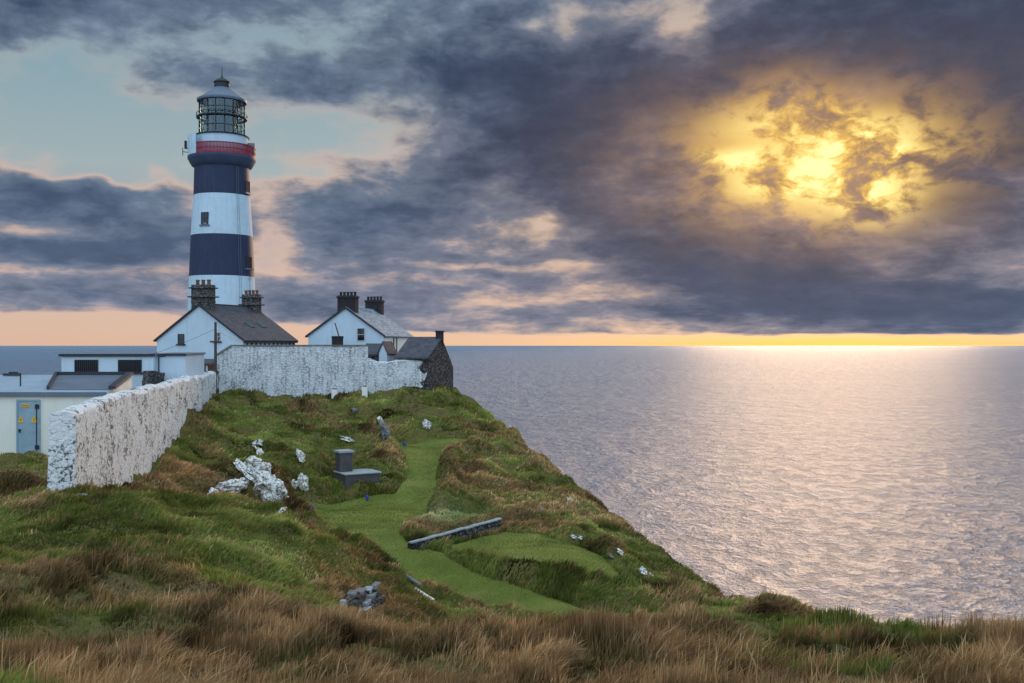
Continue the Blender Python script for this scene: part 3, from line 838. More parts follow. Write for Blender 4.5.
# optic inside the lantern
op = MB()
prof = [(0.05, lz(132))]
for k_ in range(22):
    z_ = lz(131.5 - k_ * 1.35); r_ = (12.5 + 2.2 * math.sin(math.pi * k_ / 21)) * S_
    prof += [(r_ - .12, z_), (r_ + .08, z_ + .05), (r_ + .02, z_ + .11)]
prof.append((0.05, lz(101.5)))
op.lathe(prof, 12, cap=False)
opo = op.build('optic', M['prism'], lt)
of = MB()
for i in range(6):
    a = 2 * math.pi * (i + .2) / 6; of.tube((math.cos(a) * 15.6 * S_, math.sin(a) * 15.6 * S_, lz(133)), (math.cos(a) * 15.6 * S_, math.sin(a) * 15.6 * S_, lz(100)), .07, 6)
for zz in (131, 121, 111, 101): arc(of, 15.2 * S_, 16 * S_, lz(zz) - .06, lz(zz) + .06, 0, 2 * math.pi, 30)
of.build('optic_frame', M['black'], opo)
MB().lathe([(23.9 * S_, lz(98.8)), (24.3 * S_, lz(97.6)), (24.2 * S_, lz(96.6)), (21.0 * S_, lz(95.3)), (17.4 * S_, lz(93.2)), (14 * S_, lz(91.2)), (10.5 * S_, lz(89.3)), (8.4 * S_, lz(88)), (7.8 * S_, lz(87.3))], 64).build('dome', M['lantern_grey'], lt, smooth=True)
MB().lathe([(8.2 * S_, lz(87.8)), (7.6 * S_, lz(87.2)), (7.4 * S_, lz(83.4)), (8.2 * S_, lz(82.9)), (8.1 * S_, lz(82)), (5.5 * S_, lz(80)), (2 * S_, lz(78)), (1.1 * S_, lz(77.3)), (.7 * S_, lz(76))], 32).build('vent', M['black'], lt, smooth=True)
MB().tube((0, 0, lz(77)), (0, 0, lz(67)), .06, 6, .02).build('lightning_rod', M['black'], lt)
# tower windows
def on_tower(py, ang):
    r_ = rad(py); return Vector((math.cos(ang) * r_, math.sin(ang) * r_, lz(py)))
def tower_window(px, p0, p1, w, dark=False):
    dx_ = (px - 222) * S_; r_ = rad((p0 + p1) / 2); ang = -math.acos(max(-1, min(1, dx_ / r_)))
    c_ = on_tower((p0 + p1) / 2, ang); h_ = (p1 - p0) * S_
    rt = ang + math.pi / 2
    def bx(mb, u0, u1, d0, d1, z0, z1):
        uc, dc = (u0 + u1) / 2, (d0 + d1) / 2
        ox = -math.sin(ang) * uc + math.cos(ang) * dc; oy = math.cos(ang) * uc + math.sin(ang) * dc
        hx, hy = (u1 - u0) / 2, (d1 - d0) / 2
        mb.box(c_.x + ox - hx, c_.x + ox + hx, c_.y + oy - hy, c_.y + oy + hy, c_.z + z0, c_.z + z1, rot=rt)
    f_ = MB(); bx(f_, -w / 2 - .08, -w / 2, -.2, .07, -h_ / 2 - .08, h_ / 2 + .08); bx(f_, w / 2, w / 2 + .08, -.2, .07, -h_ / 2 - .08, h_ / 2 + .08)
    bx(f_, -w / 2, w / 2, -.2, .07, h_ / 2, h_ / 2 + .08); bx(f_, -w / 2, w / 2, -.2, .07, -h_ / 2 - .08, -h_ / 2)
    bx(f_, -.03, .03, -.1, .05, -h_ / 2, h_ / 2); bx(f_, -w / 2, w / 2, -.1, .045, -.03, .03)
    wo = f_.build('window', M['dark_frame'], lt)
    g_ = MB(); bx(g_, -w / 2, w / 2, -.1, .03, -h_ / 2, h_ / 2); g_.build('pane', M['glass'], wo)
    s__ = MB(); bx(s__, -w / 2 - .25, w / 2 + .25, -.2, .16, -h_ / 2 - .26, -h_ / 2 - .1); s__.build('sill', M['lantern_grey'], wo)
tower_window(206, 214.5, 225, .72)
tower_window(247.6, 257, 267, .8)
tower_window(246.6, 180, 190, .8)
lad = MB()
for s__ in (-.12, .12):
    pts = [on_tower(p_, -1.02) + Vector((math.cos(-1.02) * .12 - math.sin(-1.02) * s__, math.sin(-1.02) * .12 + math.cos(-1.02) * s__, 0)) for p_ in (166, 200, 235, 276, 305, 340)]
    for a_, b__ in zip(pts[:-1], pts[1:]): lad.tube(a_, b__, .018, 5)
lad.build('cable_conduit', M['lantern_grey'], lt)
an = MB()
for p0, p1, dxp in ((140, 148, -34.5), (147, 155, -37.2)):
    an.tube((dxp * S_, -.3, lz(p1)), (dxp * S_, -.3, lz(p0)), .14 if p0 == 140 else .04, 8)
an.tube((-37.5 * S_, -.3, lz(151)), (-32 * S_, 0, lz(151)), .04, 6); an.tube((-34.5 * S_, -.3, lz(146)), (-32 * S_, 0, lz(148)), .05, 6)
an.build('antenna', M['black'], lt)

# ------------------------------------------------------------------ gabled houses
def chimney(par, cx_, cy_, z0, z1, wx, wy, mat, caps, pots, potmat, potr=.13, poth=.4):
    c = MB().box(cx_ - wx / 2, cx_ + wx / 2, cy_ - wy / 2, cy_ + wy / 2, z0, z1)
    for (zc, ov, th) in caps: c.box(cx_ - wx / 2 - ov, cx_ + wx / 2 + ov, cy_ - wy / 2 - ov, cy_ + wy / 2 + ov, zc - th / 2, zc + th / 2, bev=.03)
    co = c.build('chimney', mat, par)
    for i in range(pots):
        px_ = cx_ - wx / 2 + wx * (i + .5) / pots
        MB().lathe([(potr * 1.05, z1), (potr * .9, z1 + poth * .7), (potr * 1.15, z1 + poth * .75), (potr * 1.1, z1 + poth), (potr * .7, z1 + poth), (potr * .7, z1 + poth * .5)], 12, c=(px_, cy_, 0)).build('chimney_pot', potmat, co)
    return co

def house(name, label, gx, gy, dirv, hw, length, z_eave, z_ridge, z_base, wallm, roofm, side_mat=None, over=.18):
    rz = -math.atan2(dirv[0], dirv[1])
    t = thing(name, label, 'house', (gx, gy, CZ + z_base), rz)
    ze, zr = z_eave - z_base, z_ridge - z_base
    w = MB(); w.prism([(-hw, 0, 0), (hw, 0, 0), (hw, 0, ze), (0, 0, zr), (-hw, 0, ze)], (0, length, 0))
    w.build('wall', wallm, t)
    r = MB(); th = .14
    sl = (zr - ze) / hw
    ex = hw + .22
    for sgn in (-1, 1):
        a = Vector((0, -over, zr + .02)); e = Vector((sgn * ex, -over, zr + .02 - sl * ex))
        n = Vector((sgn * sl, 0, 1)).normalized() * th
        r.prism([a, e, e + n, a + Vector((0, 0, th * math.sqrt(1 + sl * sl)))], (0, length + 2 * over, 0))
    ro = r.build('roof', roofm, t)
    return t, ro, ze, zr

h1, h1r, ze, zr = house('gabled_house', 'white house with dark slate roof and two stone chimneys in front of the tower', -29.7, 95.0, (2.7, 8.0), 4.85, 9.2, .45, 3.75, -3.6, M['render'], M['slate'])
MB().tube((0, -.1, zr + .17), (0, 9.3, zr + .17), .10, 8).build('ridge_tile', M['felt_dark'], h1r)
bgm = MB()
for sgn in (-1, 1):
    bgm.prism([(0, -.2, zr + .19), (0, -.2, zr - .02), (sgn * 5.07, -.2, zr - .02 - 5.07 * (zr - ze) / 4.85), (sgn * 5.07, -.2, zr + .19 - 5.07 * (zr - ze) / 4.85)], (0, .06, 0))
bgm.build('bargeboard', M['felt_dark'], h1)
chimney(h1, -.1, .75, zr - 1.0, zr + 2.0, 1.9, 1.15, M['chim'], [(zr + .85, .26, .12), (zr + 1.7, .20, .12), (zr + .35, .04, .1)], 3, M['pot'], .17, .5)
chimney(h1, 0.1, 8.6, zr - .6, zr + 1.45, 1.7, 1.0, M['chim'], [(zr + .4, .26, .12), (zr + 1.15, .18, .12)], 4, M['pot'], .15, .45)
aer = MB().tube((-.1, 8.6, zr + 1.4), (-.1, 8.6, zr + 3.3), .02, 5)
for k_ in range(5): aer.tube((-.35, 8.6, zr + 3.3 - k_ * .09), (.15, 8.6, zr + 3.3 - k_ * .09), .012, 4)
aer.build('aerial', M['black'], h1)
window(h1, -2.35, -1.75, 3.6 + .15, 3.6 + 1.0, 0, frame='dark_frame', bars=(0, 1))
window(h1, 1.75, 2.3, 3.6 + .4, 3.6 + 1.15, 0, frame='frame', bars=(1, 1))
sl = (zr - ze) / 4.85
for yy in (3.6, 5.7):
    s_ = MB()
    x0_, x1_ = 2.55, 3.25
    n = Vector((sl, 0, 1)).normalized()
    A_ = Vector((x0_, yy, zr + .16 - sl * x0_)); B_ = Vector((x1_, yy, zr + .16 - sl * x1_))
    s_.prism([A_, B_, B_ + n * .1, A_ + n * .1], (0, .75, 0))
    s_.build('skylight', M['prism'], h1r)
gu = MB().box(4.95, 5.12, -.1, 9.3, ze - .25, ze - .12); gu.build('gutter', M['felt_dark'], h1)
for k_ in range(12): MB().box(4.86, 4.98, .5 + k_ * .75, .62 + k_ * .75, ze - .42, ze - .26).build('corbel', M['dark_frame'], h1)

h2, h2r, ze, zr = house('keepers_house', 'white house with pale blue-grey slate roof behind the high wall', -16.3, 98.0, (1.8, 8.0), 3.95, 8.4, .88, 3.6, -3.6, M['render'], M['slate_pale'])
bgm = MB()
for sgn in (-1, 1):
    bgm.prism([(0, -.2, zr + .19), (0, -.2, zr - .02), (sgn * 4.17, -.2, zr - .02 - 4.17 * (zr - ze) / 3.95), (sgn * 4.17, -.2, zr + .19 - 4.17 * (zr - ze) / 3.95)], (0, .06, 0))
bgm.build('bargeboard', M['felt_dark'], h2)
chimney(h2, 0, .6, zr - .6, zr + 1.25, 1.85, .9, M['chim_dark'], [(zr + 1.1, .08, .2)], 5, M['pot_dark'], .13, .38)
chimney(h2, 0, 8.0, zr - .6, zr + 1.15, 1.75, .9, M['chim_dark'], [(zr + 1.0, .08, .2)], 5, M['pot_dark'], .13, .38)
window(h2, 1.25, 1.95, 3.6 + .45, 3.6 + 1.6, 0, frame='frame', bars=(0, 1), sill=False)
cs = MB().box(3.951, 3.99, 0.1, 8.3, .4, ze - .12); cs.build('side_wall_paint', M['cream'], h2)
dp = MB()
for yy in (2.6, 3.5): dp.tube((4.06, yy, 1.6), (4.06, yy, ze - .1), .055, 6)
dp.build('downpipe', M['black'], h2)
tk = thing('water_tank', 'dark tank with a leaning pipe against the house gable above the high wall', 'tank', (at(337.5, 345, 95).x, 95, CZ - 1.0))
MB().box(-.5, .5, -.3, .3, 0, 1.85, bev=.03).box(-.56, .56, -.36, .36, 1.7, 1.78).build('tank', M['chim_dark'], tk)
MB().tube((.15, 0, 1.8), (-.25, 0, 3.1), .06, 8).build('pipe', M['pot'], tk)

# small white gabled porch and low dark roofs between the houses
pp = thing('gabled_porch', 'tiny gabled porch with dark roof next to the pale-roofed house', 'porch', (at(383, 345, 91).x, 91, CZ - 3.6), R(-22))
MB().prism([(-.42, 0, 0), (.42, 0, 0), (.42, 0, 2.9), (0, 0, 3.75), (-.42, 0, 2.9)], (0, 1.6, 0)).build('wall', M['render'], pp)
r_ = MB()
for sg in (-1, 1): r_.prism([(0, -.1, 3.77), (sg * .52, -.1, 2.72), (sg * .60, -.1, 2.80), (0, -.1, 3.95)], (0, 1.8, 0))
r_.build('roof', M['slate'], pp)
lo = thing('lean_to', 'low dark roofed lean-to behind the step in the high wall', 'shed', (at(373, 345, 92.5).x, 92.5, CZ - 3.6))
MB().box(-.9, .9, 0, 2.4, 0, 2.6).build('wall', M['dark_rubble'], lo)
MB().prism([(-1, -.15, 2.62), (-1, 2.6, 3.6), (-1, 2.6, 3.75), (-1, -.15, 2.75)], (1.9, 0, 0)).build('roof', M['slate'], lo)
ob = thing('outbuilding', 'small dark outbuilding with a window at the foot of the gabled house', 'outbuilding', (at(197.5, 345, 88).x, 88, CZ - 3.4), R(-4))
MB().box(-.9, .95, 0, 2.2, 0, 1.75).build('wall', M['pot'], ob)
MB().prism([(-1.0, -.15, 1.6), (-1.0, 2.3, 1.95), (-1.0, 2.3, 2.15), (-1.0, -.15, 1.8)], (2.15, 0, 0)).build('roof', M['slate'], ob)
window(ob, -.15, .3, .9, 1.45, 0, bars=(0, 0), sill=False)
MB().box(.78, .93, -.06, -.01, .6, 1.7).build('door_post', M['render'], ob)

# ruin of dark stone at the cliff edge
N = Vector((at(430, 345, 88).x, 88)); Fp = Vector((at(453.3, 345, 93).x, 93))
wd = (Fp - N).length; ang = math.atan2((Fp - N).y, (Fp - N).x)
rn = thing('stone_outbuilding', 'dark rubble stone building with square chimney at the seaward end of the wall', 'building', (N.x, N.y, CZ - 6.0), ang)
zb = -6.0
g_ = MB(); za, zn, zf = .55 - zb, -1.15 - zb, -2.05 - zb
g_.prism([(0, 0, 0), (wd, 0, 0), (wd, 0, zf), (wd * .52, 0, za), (0, 0, zn)], (0, 3.1, 0))
g_.build('wall', M['ruin'], rn)
r_ = MB()
r_.prism([(wd * .52, .02, za + .02), (-.35, .02, zn - .10), (-.35, .02, zn + .08), (wd * .52, .02, za + .20)], (0, 3.3, 0))
r_.prism([(wd * .52, .35, za + .02), (wd + .2, .35, zf - .08), (wd + .2, .35, zf + .10), (wd * .52, .35, za + .20)], (0, 2.9, 0))
r_.build('roof', M['slate'], rn)
chm = MB().box(wd * .52 - .28, wd * .52 + .28, .0, .55, za - .6, za + .75).box(wd * .52 - .33, wd * .52 + .33, -.05, .6, za + .6, za + .72)
chm.build('chimney', M['chim_dark'], rn)

# ------------------------------------------------------------------ walls
def wall(name, label, path, thick, mat, cap=None, rough=.05, step=.22, rounded=True, cat='wall', seed=0):
    """path: (x, y, z_top, z_bottom) along the face seen from the sea side; body lies to its left"""
    pts = []
    for (a, b_) in zip(path[:-1], path[1:]):
        L_ = math.hypot(b_[0] - a[0], b_[1] - a[1]); k = max(1, int(L_ / step))
        for i in range(k): pts.append([a[j] + (b_[j] - a[j]) * i / k for j in range(4)])
    pts.append(list(path[-1]))
    pts = np.array(pts)
    tan = np.gradient(pts[:, :2], axis=0); tan /= np.linalg.norm(tan, axis=1)[:, None]
    nrm = np.stack([-tan[:, 1], tan[:, 0]], 1)   # to the left of travel
    prof = []
    hN = 14
    for i in range(hN): prof.append((0.0, i / (hN - 1)))
    if rounded:
        for a in np.linspace(15, 165, 7): prof.append((.5 - .5 * math.cos(math.radians(a)), 1 + .28 * math.sin(math.radians(a))))
    else:
        prof += [(0.02, 1.012), (.5, 1.02), (.98, 1.012)]
    for i in range(hN): prof.append((1.0, 1 - i / (hN - 1)))
    prof = np.array(prof); K = len(prof)
    V = np.zeros((len(pts), K, 3))
    H = pts[:, 2] - pts[:, 3]
    for k, (o, h_) in enumerate(prof):
        zz = np.where(h_ <= 1, pts[:, 3] + H * h_, pts[:, 2] + (h_ - 1) * thick)
        V[:, k, 0] = pts[:, 0] + nrm[:, 0] * o * thick; V[:, k, 1] = pts[:, 1] + nrm[:, 1] * o * thick; V[:, k, 2] = zz
    s_ = np.arange(len(pts))[:, None] * step + np.zeros((1, K)); tpar = V[:, :, 2] + np.arange(K)[None] * .05
    dn = fbm(s_ + seed * 31.0, tpar * 1.6, 1.6, 3, 5) * rough * 2.2 + fbm(s_, tpar, .35, 2, 8) * rough
    sgn = np.where(prof[:, 0] < .5, -1, 1)[None]
    V[:, :, 0] += nrm[:, 0:1] * dn * sgn; V[:, :, 1] += nrm[:, 1:2] * dn * sgn
    topm = (prof[:, 1] > .95)[None]
    V[:, :, 2] += topm * (fbm(s_ + seed * 7.0, s_ * 0, .5, 3, 21) * rough * 2.5)
    n = len(pts)
    V2 = V.reshape(-1, 3)
    f = []
    i_ = (np.arange(n - 1)[:, None] * K + np.arange(K - 1)[None]).ravel()
    f = np.stack([i_, i_ + 1, i_ + K + 1, i_ + K], 1)
    # end caps as quads between the two faces
    caps = []
    for e in (0, n - 1):
        for k in range(K // 2):
            caps.append([e * K + k, e * K + k + 1, e * K + K - 2 - k, e * K + K - 1 - k])
    f = np.concatenate([f, np.array(caps)])
    t = tag(mesh_np(name, V2, f, mat, smooth=True), label, cat)
    bm_ = bmesh.new(); bm_.from_mesh(t.data); bmesh.ops.recalc_face_normals(bm_, faces=bm_.faces); bm_.to_mesh(t.data); bm_.free()
    try: t.data.set_sharp_from_angle(angle=R(50))
    except Exception: pass
    if cap:
        q = []
        for k in range(n): q.append((pts[k, 0] - nrm[k, 0] * .06, pts[k, 1] - nrm[k, 1] * .06, pts[k, 2] + .03))
        c = MB()
        for a, b_ in zip(path[:-1], path[1:]):
            d = Vector((b_[0] - a[0], b_[1] - a[1], b_[2] - a[2])); nn = Vector((-d.y, d.x, 0)).normalized()
            A_ = Vector((a[0], a[1], a[2])) - nn * .07; 
            c.prism([A_ + Vector((0, 0, .02)), A_ + nn * (thick + .14) + Vector((0, 0, .02)), A_ + nn * (thick + .14) + Vector((0, 0, .14)), A_ + Vector((0, 0, .14))], d)
        c.build('coping', cap, t)
    return t

# near whitewashed wall: from its near end back to the corner by the pole
nw_path = []
xy0 = (-15.75, 36.0); xy1 = (-25.0, 85.0)
for t_ in np.linspace(0, 1, 9):
    X_ = xy0[0] + (xy1[0] - xy0[0]) * t_; Y_ = xy0[1] + (xy1[1] - xy0[1]) * t_
    px_ = 512 + F * X_ / Y_
    ytop = float(np.interp(px_, [70, 75, 100, 130, 151, 193, 215, 220], [421, 419, 405.5, 397, 392, 380, 375, 374]))
    nw_path.append((X_, Y_, CZ - (ytop - 345) / F * Y_, CZ - 9.0))
wall('boundary_wall', 'long whitewashed rubble wall with rounded top running from the grass bank to the wooden pole', nw_path, .85, M['near_wall'], rough=.07, seed=1)
bw = [(at(217, 0, 85).x, 85.0, CZ - (356 - 345) * .085, CZ - 7), (at(232, 0, 85.6).x, 85.6, CZ - .12, CZ - 7)]
wall('yard_wall', 'short sloping-topped patchy stone wall beside the wooden pole', bw, .5, M['big_wall'], cap=M['coping'], rounded=False, seed=2)
hw_ = [(at(232.3, 0, 85.6).x, 85.6, CZ - .12, CZ - 7.5), (at(368, 0, 88.2).x, 88.2, CZ - .12, CZ - 7.5)]
wall('high_wall', 'high weather-streaked whitewashed wall standing in front of the two houses', hw_, .6, M['big_wall'], cap=M['coping'], rounded=False, rough=.04, seed=3)
lw = [(at(368.2, 0, 88.2).x, 88.2, CZ - 1.25, CZ - 7.5), (at(378, 0, 88.3).x, 88.3, CZ - 1.62, CZ - 7.5), (at(400, 0, 88.4).x, 88.4, CZ - 1.45, CZ - 7.5), (at(427, 0, 88.2).x, 88.2, CZ - 1.55, CZ - 7.5)]
wall('lower_wall', 'lower patchy white wall with ragged mossy top between the high wall and the dark stone building', lw, .6, M['big_wall'], rough=.10, seed=4)
rw = [(at(150, 0, 70).x, 70.0, CZ - 26.5 * .070, CZ - 6.5), (at(217, 0, 84).x, 84.4, CZ - 26.3 * .0844, CZ - 6.5)]
wall('rubble_wall', 'low grey rubble wall below the white flat-roofed annex', rw, .5, M['dark_rubble'], rough=.08, rounded=False, seed=5)

# ------------------------------------------------------------------ flat-roofed buildings on the left
def flat_building(name, label, x0, x1, y0, depth, z0, z1f, z1b, wallm, roofm, edgem, over=.25, eth=.16, rz=0.0):
    t = thing(name, label, 'building', ((x0 + x1) / 2, y0, CZ + z0), rz)
    w_ = (x1 - x0) / 2; zf, zb_ = z1f - z0, z1b - z0
    MB().prism([(-w_, 0, 0), (-w_, depth, 0), (-w_, depth, zb_), (-w_, 0, zf)], (2 * w_, 0, 0)).build('wall', wallm, t)
    r = MB().prism([(-w_ - over, -over, zf + .01), (-w_ - over, depth + over, zb_ + .01), (-w_ - over, depth + over, zb_ + .01 + eth), (-w_ - over, -over, zf + .01 + eth)], (2 * w_ + 2 * over, 0, 0))
    ro = r.build('roof', roofm, t)
    e = MB().box(-w_ - over - .03, w_ + over + .03, -over - .04, -over - .003, zf - .02, zf + eth + .02)
    e.build('fascia', edgem, ro)
    return t, w_, zf, ro

# cream shed with the steel door
sx0, sx1 = at(-90, 0, 46).x, at(107, 0, 46).x
sh = thing('cream_shed', 'cream flat-roofed shed with a grey-blue steel door and yellow warning signs', 'shed', ((sx0 + sx1) / 2, 46, CZ - 5.9))
cxs = (sx0 + sx1) / 2
hwS = (sx1 - sx0) / 2
zfS, zbS, dpS = 5.9 - 2.32, 5.9 - 1.70, 6.0
def shed_ring(o, y0_, y1_, zf_, zb_): return [Vector((-hwS - o, y0_, zf_)), Vector((hwS + o, y0_, zf_)), Vector((hwS - 1.15 + o, y1_, zb_)), Vector((-hwS - o, y1_, zb_))]
w_ = MB(); tp = shed_ring(0, 0, dpS, zfS, zbS); bt_ = [Vector((v.x, v.y, 0)) for v in tp]
w_.face(tp); w_.face(bt_[::-1])
for i_ in range(4): w_.face([bt_[i_], bt_[(i_ + 1) % 4], tp[(i_ + 1) % 4], tp[i_]])
w_.build('wall', M['cream'], sh)
ro = MB().prism(shed_ring(.02, -.12, dpS + .1, zfS + .005, zbS + .005), (0, 0, .14)).build('roof', M['felt_pale'], sh)
MB().box(-hwS - .05, hwS + .04, -.17, -.123, zfS - .03, zfS + .16).build('fascia', M['felt'], ro)
# raised darker felt section with upstands
def on_roof(px, py, Y):
    v = at(px, 0, Y); return Vector((v.x - cxs, Y - 46, zfS + .145 + (zbS - zfS) * (Y - 46) / dpS))
q = [on_roof(48, 0, 46.6), on_roof(112, 0, 46.6), on_roof(130, 0, 51.6), on_roof(56, 0, 51.6)]
rr_ = MB().prism([v + Vector((0, 0, .006)) for v in q], (0, 0, .05)).build('raised_roof', M['felt'], sh)
def bar(mb, a, b_, w=.14, h=.18):
    d_ = (b_ - a); n_v = Vector((-d_.y, d_.x, 0)).normalized() * w
    mb.prism([a - n_v, a + n_v, a + n_v + Vector((0, 0, h)), a - n_v + Vector((0, 0, h))], d_)
for a__, b__, ww, hh_ in ((q[0], q[3], .07, .13), (q[3], q[2], .08, .16), (q[1], q[2], .16, .15)):
    ed = MB(); bar(ed, a__ + Vector((0, 0, .058)), b__ + Vector((0, 0, .058)), ww, hh_); ed.build('roof_edge', M['felt_dark'], rr_)
dx0, dx1 = at(17, 0, 46).x - cxs, at(40.5, 0, 46).x - cxs
zd0, zd1 = 5.9 - (455 - 345) * .046, 5.9 - (399.5 - 345) * .046
d = MB().box(dx0 + .07, dx1 - .07, -.05, .02, zd0, zd1 - .07); dr = d.build('door', M['door'], sh)
fr = MB().box(dx0, dx0 + .07, -.08, .02, zd0, zd1).box(dx1 - .07, dx1, -.08, .02, zd0, zd1).box(dx0 + .07, dx1 - .07, -.08, .02, zd1 - .07, zd1)
fr.build('door_frame', M['door'], sh)
for hz in (406.5, 447): MB().box(dx1 - .2, dx1 - .02, -.12, -.055, 5.9 - (hz + 2.0 - 345) * .046, 5.9 - (hz - 2.0 - 345) * .046).build('hinge', M['black'], dr)
MB().box(dx1 - .17, dx1 - .14, -.08, -.055, zd0 + .2, zd1 - .2).build('edge_strip', M['black'], dr)
MB().box(dx0 + .25, dx0 + .62, -.075, -.053, 5.9 - (411 - 345) * .046 + .18, 5.9 - (411 - 345) * .046 + .32).build('sign', M['yellow'], dr)
sg_ = MB()
for k_ in range(6): sg_.box(dx0 + .28 + k_ * .054, dx0 + .31 + k_ * .054, -.078, -.0755, 5.9 - (411 - 345) * .046 + .22, 5.9 - (411 - 345) * .046 + .28)
sg_.build('sign_lettering', M['pot'], dr)
for pxs in (21.5, 34.8):
    X_ = at(pxs, 0, 46).x - cxs; zc = 5.9 - (419.6 - 345) * .046
    t_ = MB().prism([(X_ - .14, -.075, zc - .13), (X_ + .14, -.075, zc - .13), (X_ + .03, -.075, zc + .15), (X_ - .03, -.075, zc + .15)], (0, .022, 0))
    to = t_.build('warning_sign', M['yellow'], dr)
    b__ = MB().prism([(X_ - .01, -.079, zc - .08), (X_ + .035, -.079, zc + .0), (X_ + .0, -.079, zc + .0), (X_ + .02, -.079, zc + .09), (X_ - .035, -.079, zc - .02), (X_ + .0, -.079, zc - .02)], (0, .003, 0))
    b__.build('bolt_symbol', M['black'], to)
hp = MB().box(dx0 + .12, dx0 + .2, -.1, -.055, zd0 + 1.05, zd0 + 1.2); hp.build('handle', M['black'], dr)
pk = thing('roof_post', 'thin dark post standing on the pale shed roof', 'post', (at(20.5, 0, 48).x, 48, CZ - 1.99))
MB().tube((0, 0, 0), (0, 0, .65), .035, 6).box(-.06, .06, -.06, .06, 0, .03).build('post', M['black'], pk)
rk = tag(MB().box(-.5, .4, -.1, .1, 0, .12, bev=.03).box(-.2, .25, -.08, .08, .12, .2, bev=.02).build('roof_vent', M['felt_dark'], None, loc=(at(13, 0, 51.6).x, 51.6, CZ - 1.58)), 'small dark vent box lying on the back edge of the pale shed roof', 'vent')

# white flat-roofed building with two barred windows, and its annex
bx0, bx1 = at(61.5, 0, 72).x, at(153.5, 0, 72).x
wb, w_, zf, ro = flat_building('white_flat_building', 'white flat-roofed building with two barred windows behind the cream shed', bx0, bx1, 72.0, 7.0, -4.6, -.80, -.80, M['render'], M['felt'], M['felt_dark'], over=.12, eth=.14)
cxb = (bx0 + bx1) / 2
for (a_, b__) in ((75.5, 97.5), (119, 141)):
    window(wb, at(a_, 0, 72).x - cxb, at(b__, 0, 72).x - cxb, 4.6 - (371.5 - 345) * .072, 4.6 - (360.5 - 345) * .072, 0, bars=(0, 0), frame='dark_frame', grille=True)
ax0, ax1 = at(154.3, 0, 73).x, at(187, 0, 73).x
an_, w_, zf, ro = flat_building('white_annex', 'plain white flat-roofed annex with a thin pipe between barred-window building and dark outbuilding', ax0, ax1, 72.6, 4.5, -4.6, -.76, -.70, M['render'], M['felt'], M['felt_dark'], over=.10, eth=.12)
MB().tube((-.7, -.07, 2.2), (-.7, -.07, 3.75), .045, 6).tube((-.7, -.07, 3.75), (-.2, -.07, 3.8), .03, 6).build('pipe', M['black'], an_)
tr_ = thing('yard_railing', 'thin metal railing at the corner of the white flat-roofed building', 'railing', (at(145, 0, 66).x, 66, CZ - 4.2))
rg = MB()
for xx_ in (0, .45, .9): rg.tube((xx_, 0, 0), (xx_, 0, 2.0), .03, 6)
rg.tube((0, 0, 1.55), (.9, 0, 1.55), .02, 6); rg.build('rail', M['black'], tr_)

# utility pole and its wires
pb = at(215.5, 0, 83.5)
up_ = thing('utility_pole', 'dark wooden pole with short crossarm and wires in front of the gabled house', 'pole', (pb.x, 83.5, CZ - 4.5))
MB().tube((0, 0, 0), (0, 0, 4.5 + 23 * .0835), .14, 10, .10).build('post', M['wood'], up_)
MB().box(-.42, .42, -.16, -.04, 4.5 + .2, 4.5 + .34).build('crossarm', M['wood'], up_)
for sx_ in (-.36, .36): MB().lathe([(.04, 0), (.05, .08), (.03, .12)], 8, c=(sx_, -.1, 4.84)).build('insulator', M['frame'], up_)
def wire(name, label, p0, p1, sag, r=.014):
    w = MB(); pts = [p0.lerp(p1, i / 14) - Vector((0, 0, sag * 4 * (i / 14) * (1 - i / 14))) for i in range(15)]
    for a, b_ in zip(pts[:-1], pts[1:]): w.tube(a, b_, r, 5)
    return tag(w.build(name, M['black']), label, 'cable')
wire('overhead_cable', 'thin cable sagging from the wooden pole down to the flat roof of the white annex', Vector((pb.x - .1, 83.4, CZ + 1.3)), Vector((at(141, 0, 72).x, 71.85, CZ - .95)), .12)
wire('overhead_cable', 'thin cable from the wooden pole to the right eave of the gabled house', Vector((pb.x + .1, 83.4, CZ + 1.3)), Vector((-25.0, 93.2, CZ + .2)), .15)

# ------------------------------------------------------------------ things lying on the ground
def zgrid(X_, Y_):
    X_ = np.asarray(X_, float); Y_ = np.asarray(Y_, float)
    i = np.clip(np.searchsorted(GX, X_) - 1, 0, len(GX) - 2); j = np.clip(np.searchsorted(GY, Y_) - 1, 0, len(GY) - 2)
    fx = (X_ - GX[i]) / (GX[i + 1] - GX[i]); fy = (Y_ - GY[j]) / (GY[j + 1] - GY[j])
    return ZZ[j, i] * (1 - fx) * (1 - fy) + ZZ[j, i + 1] * fx * (1 - fy) + ZZ[j + 1, i] * (1 - fx) * fy + ZZ[j + 1, i + 1] * fx * fy
def hit(px, py, y0=12.0):
    """first ground point seen along a line of sight"""
    Ys = np.arange(y0, 100, .1)
    Xs = (px - 512) / F * Ys; zr_ = CZ - (py - 345) / F * Ys
    g = zgrid(Xs, Ys) >= zr_
    k = int(np.argmax(g)) if g.any() else len(Ys) - 1
    return Vector((Xs[k], Ys[k], float(zgrid(Xs[k], Ys[k]))))

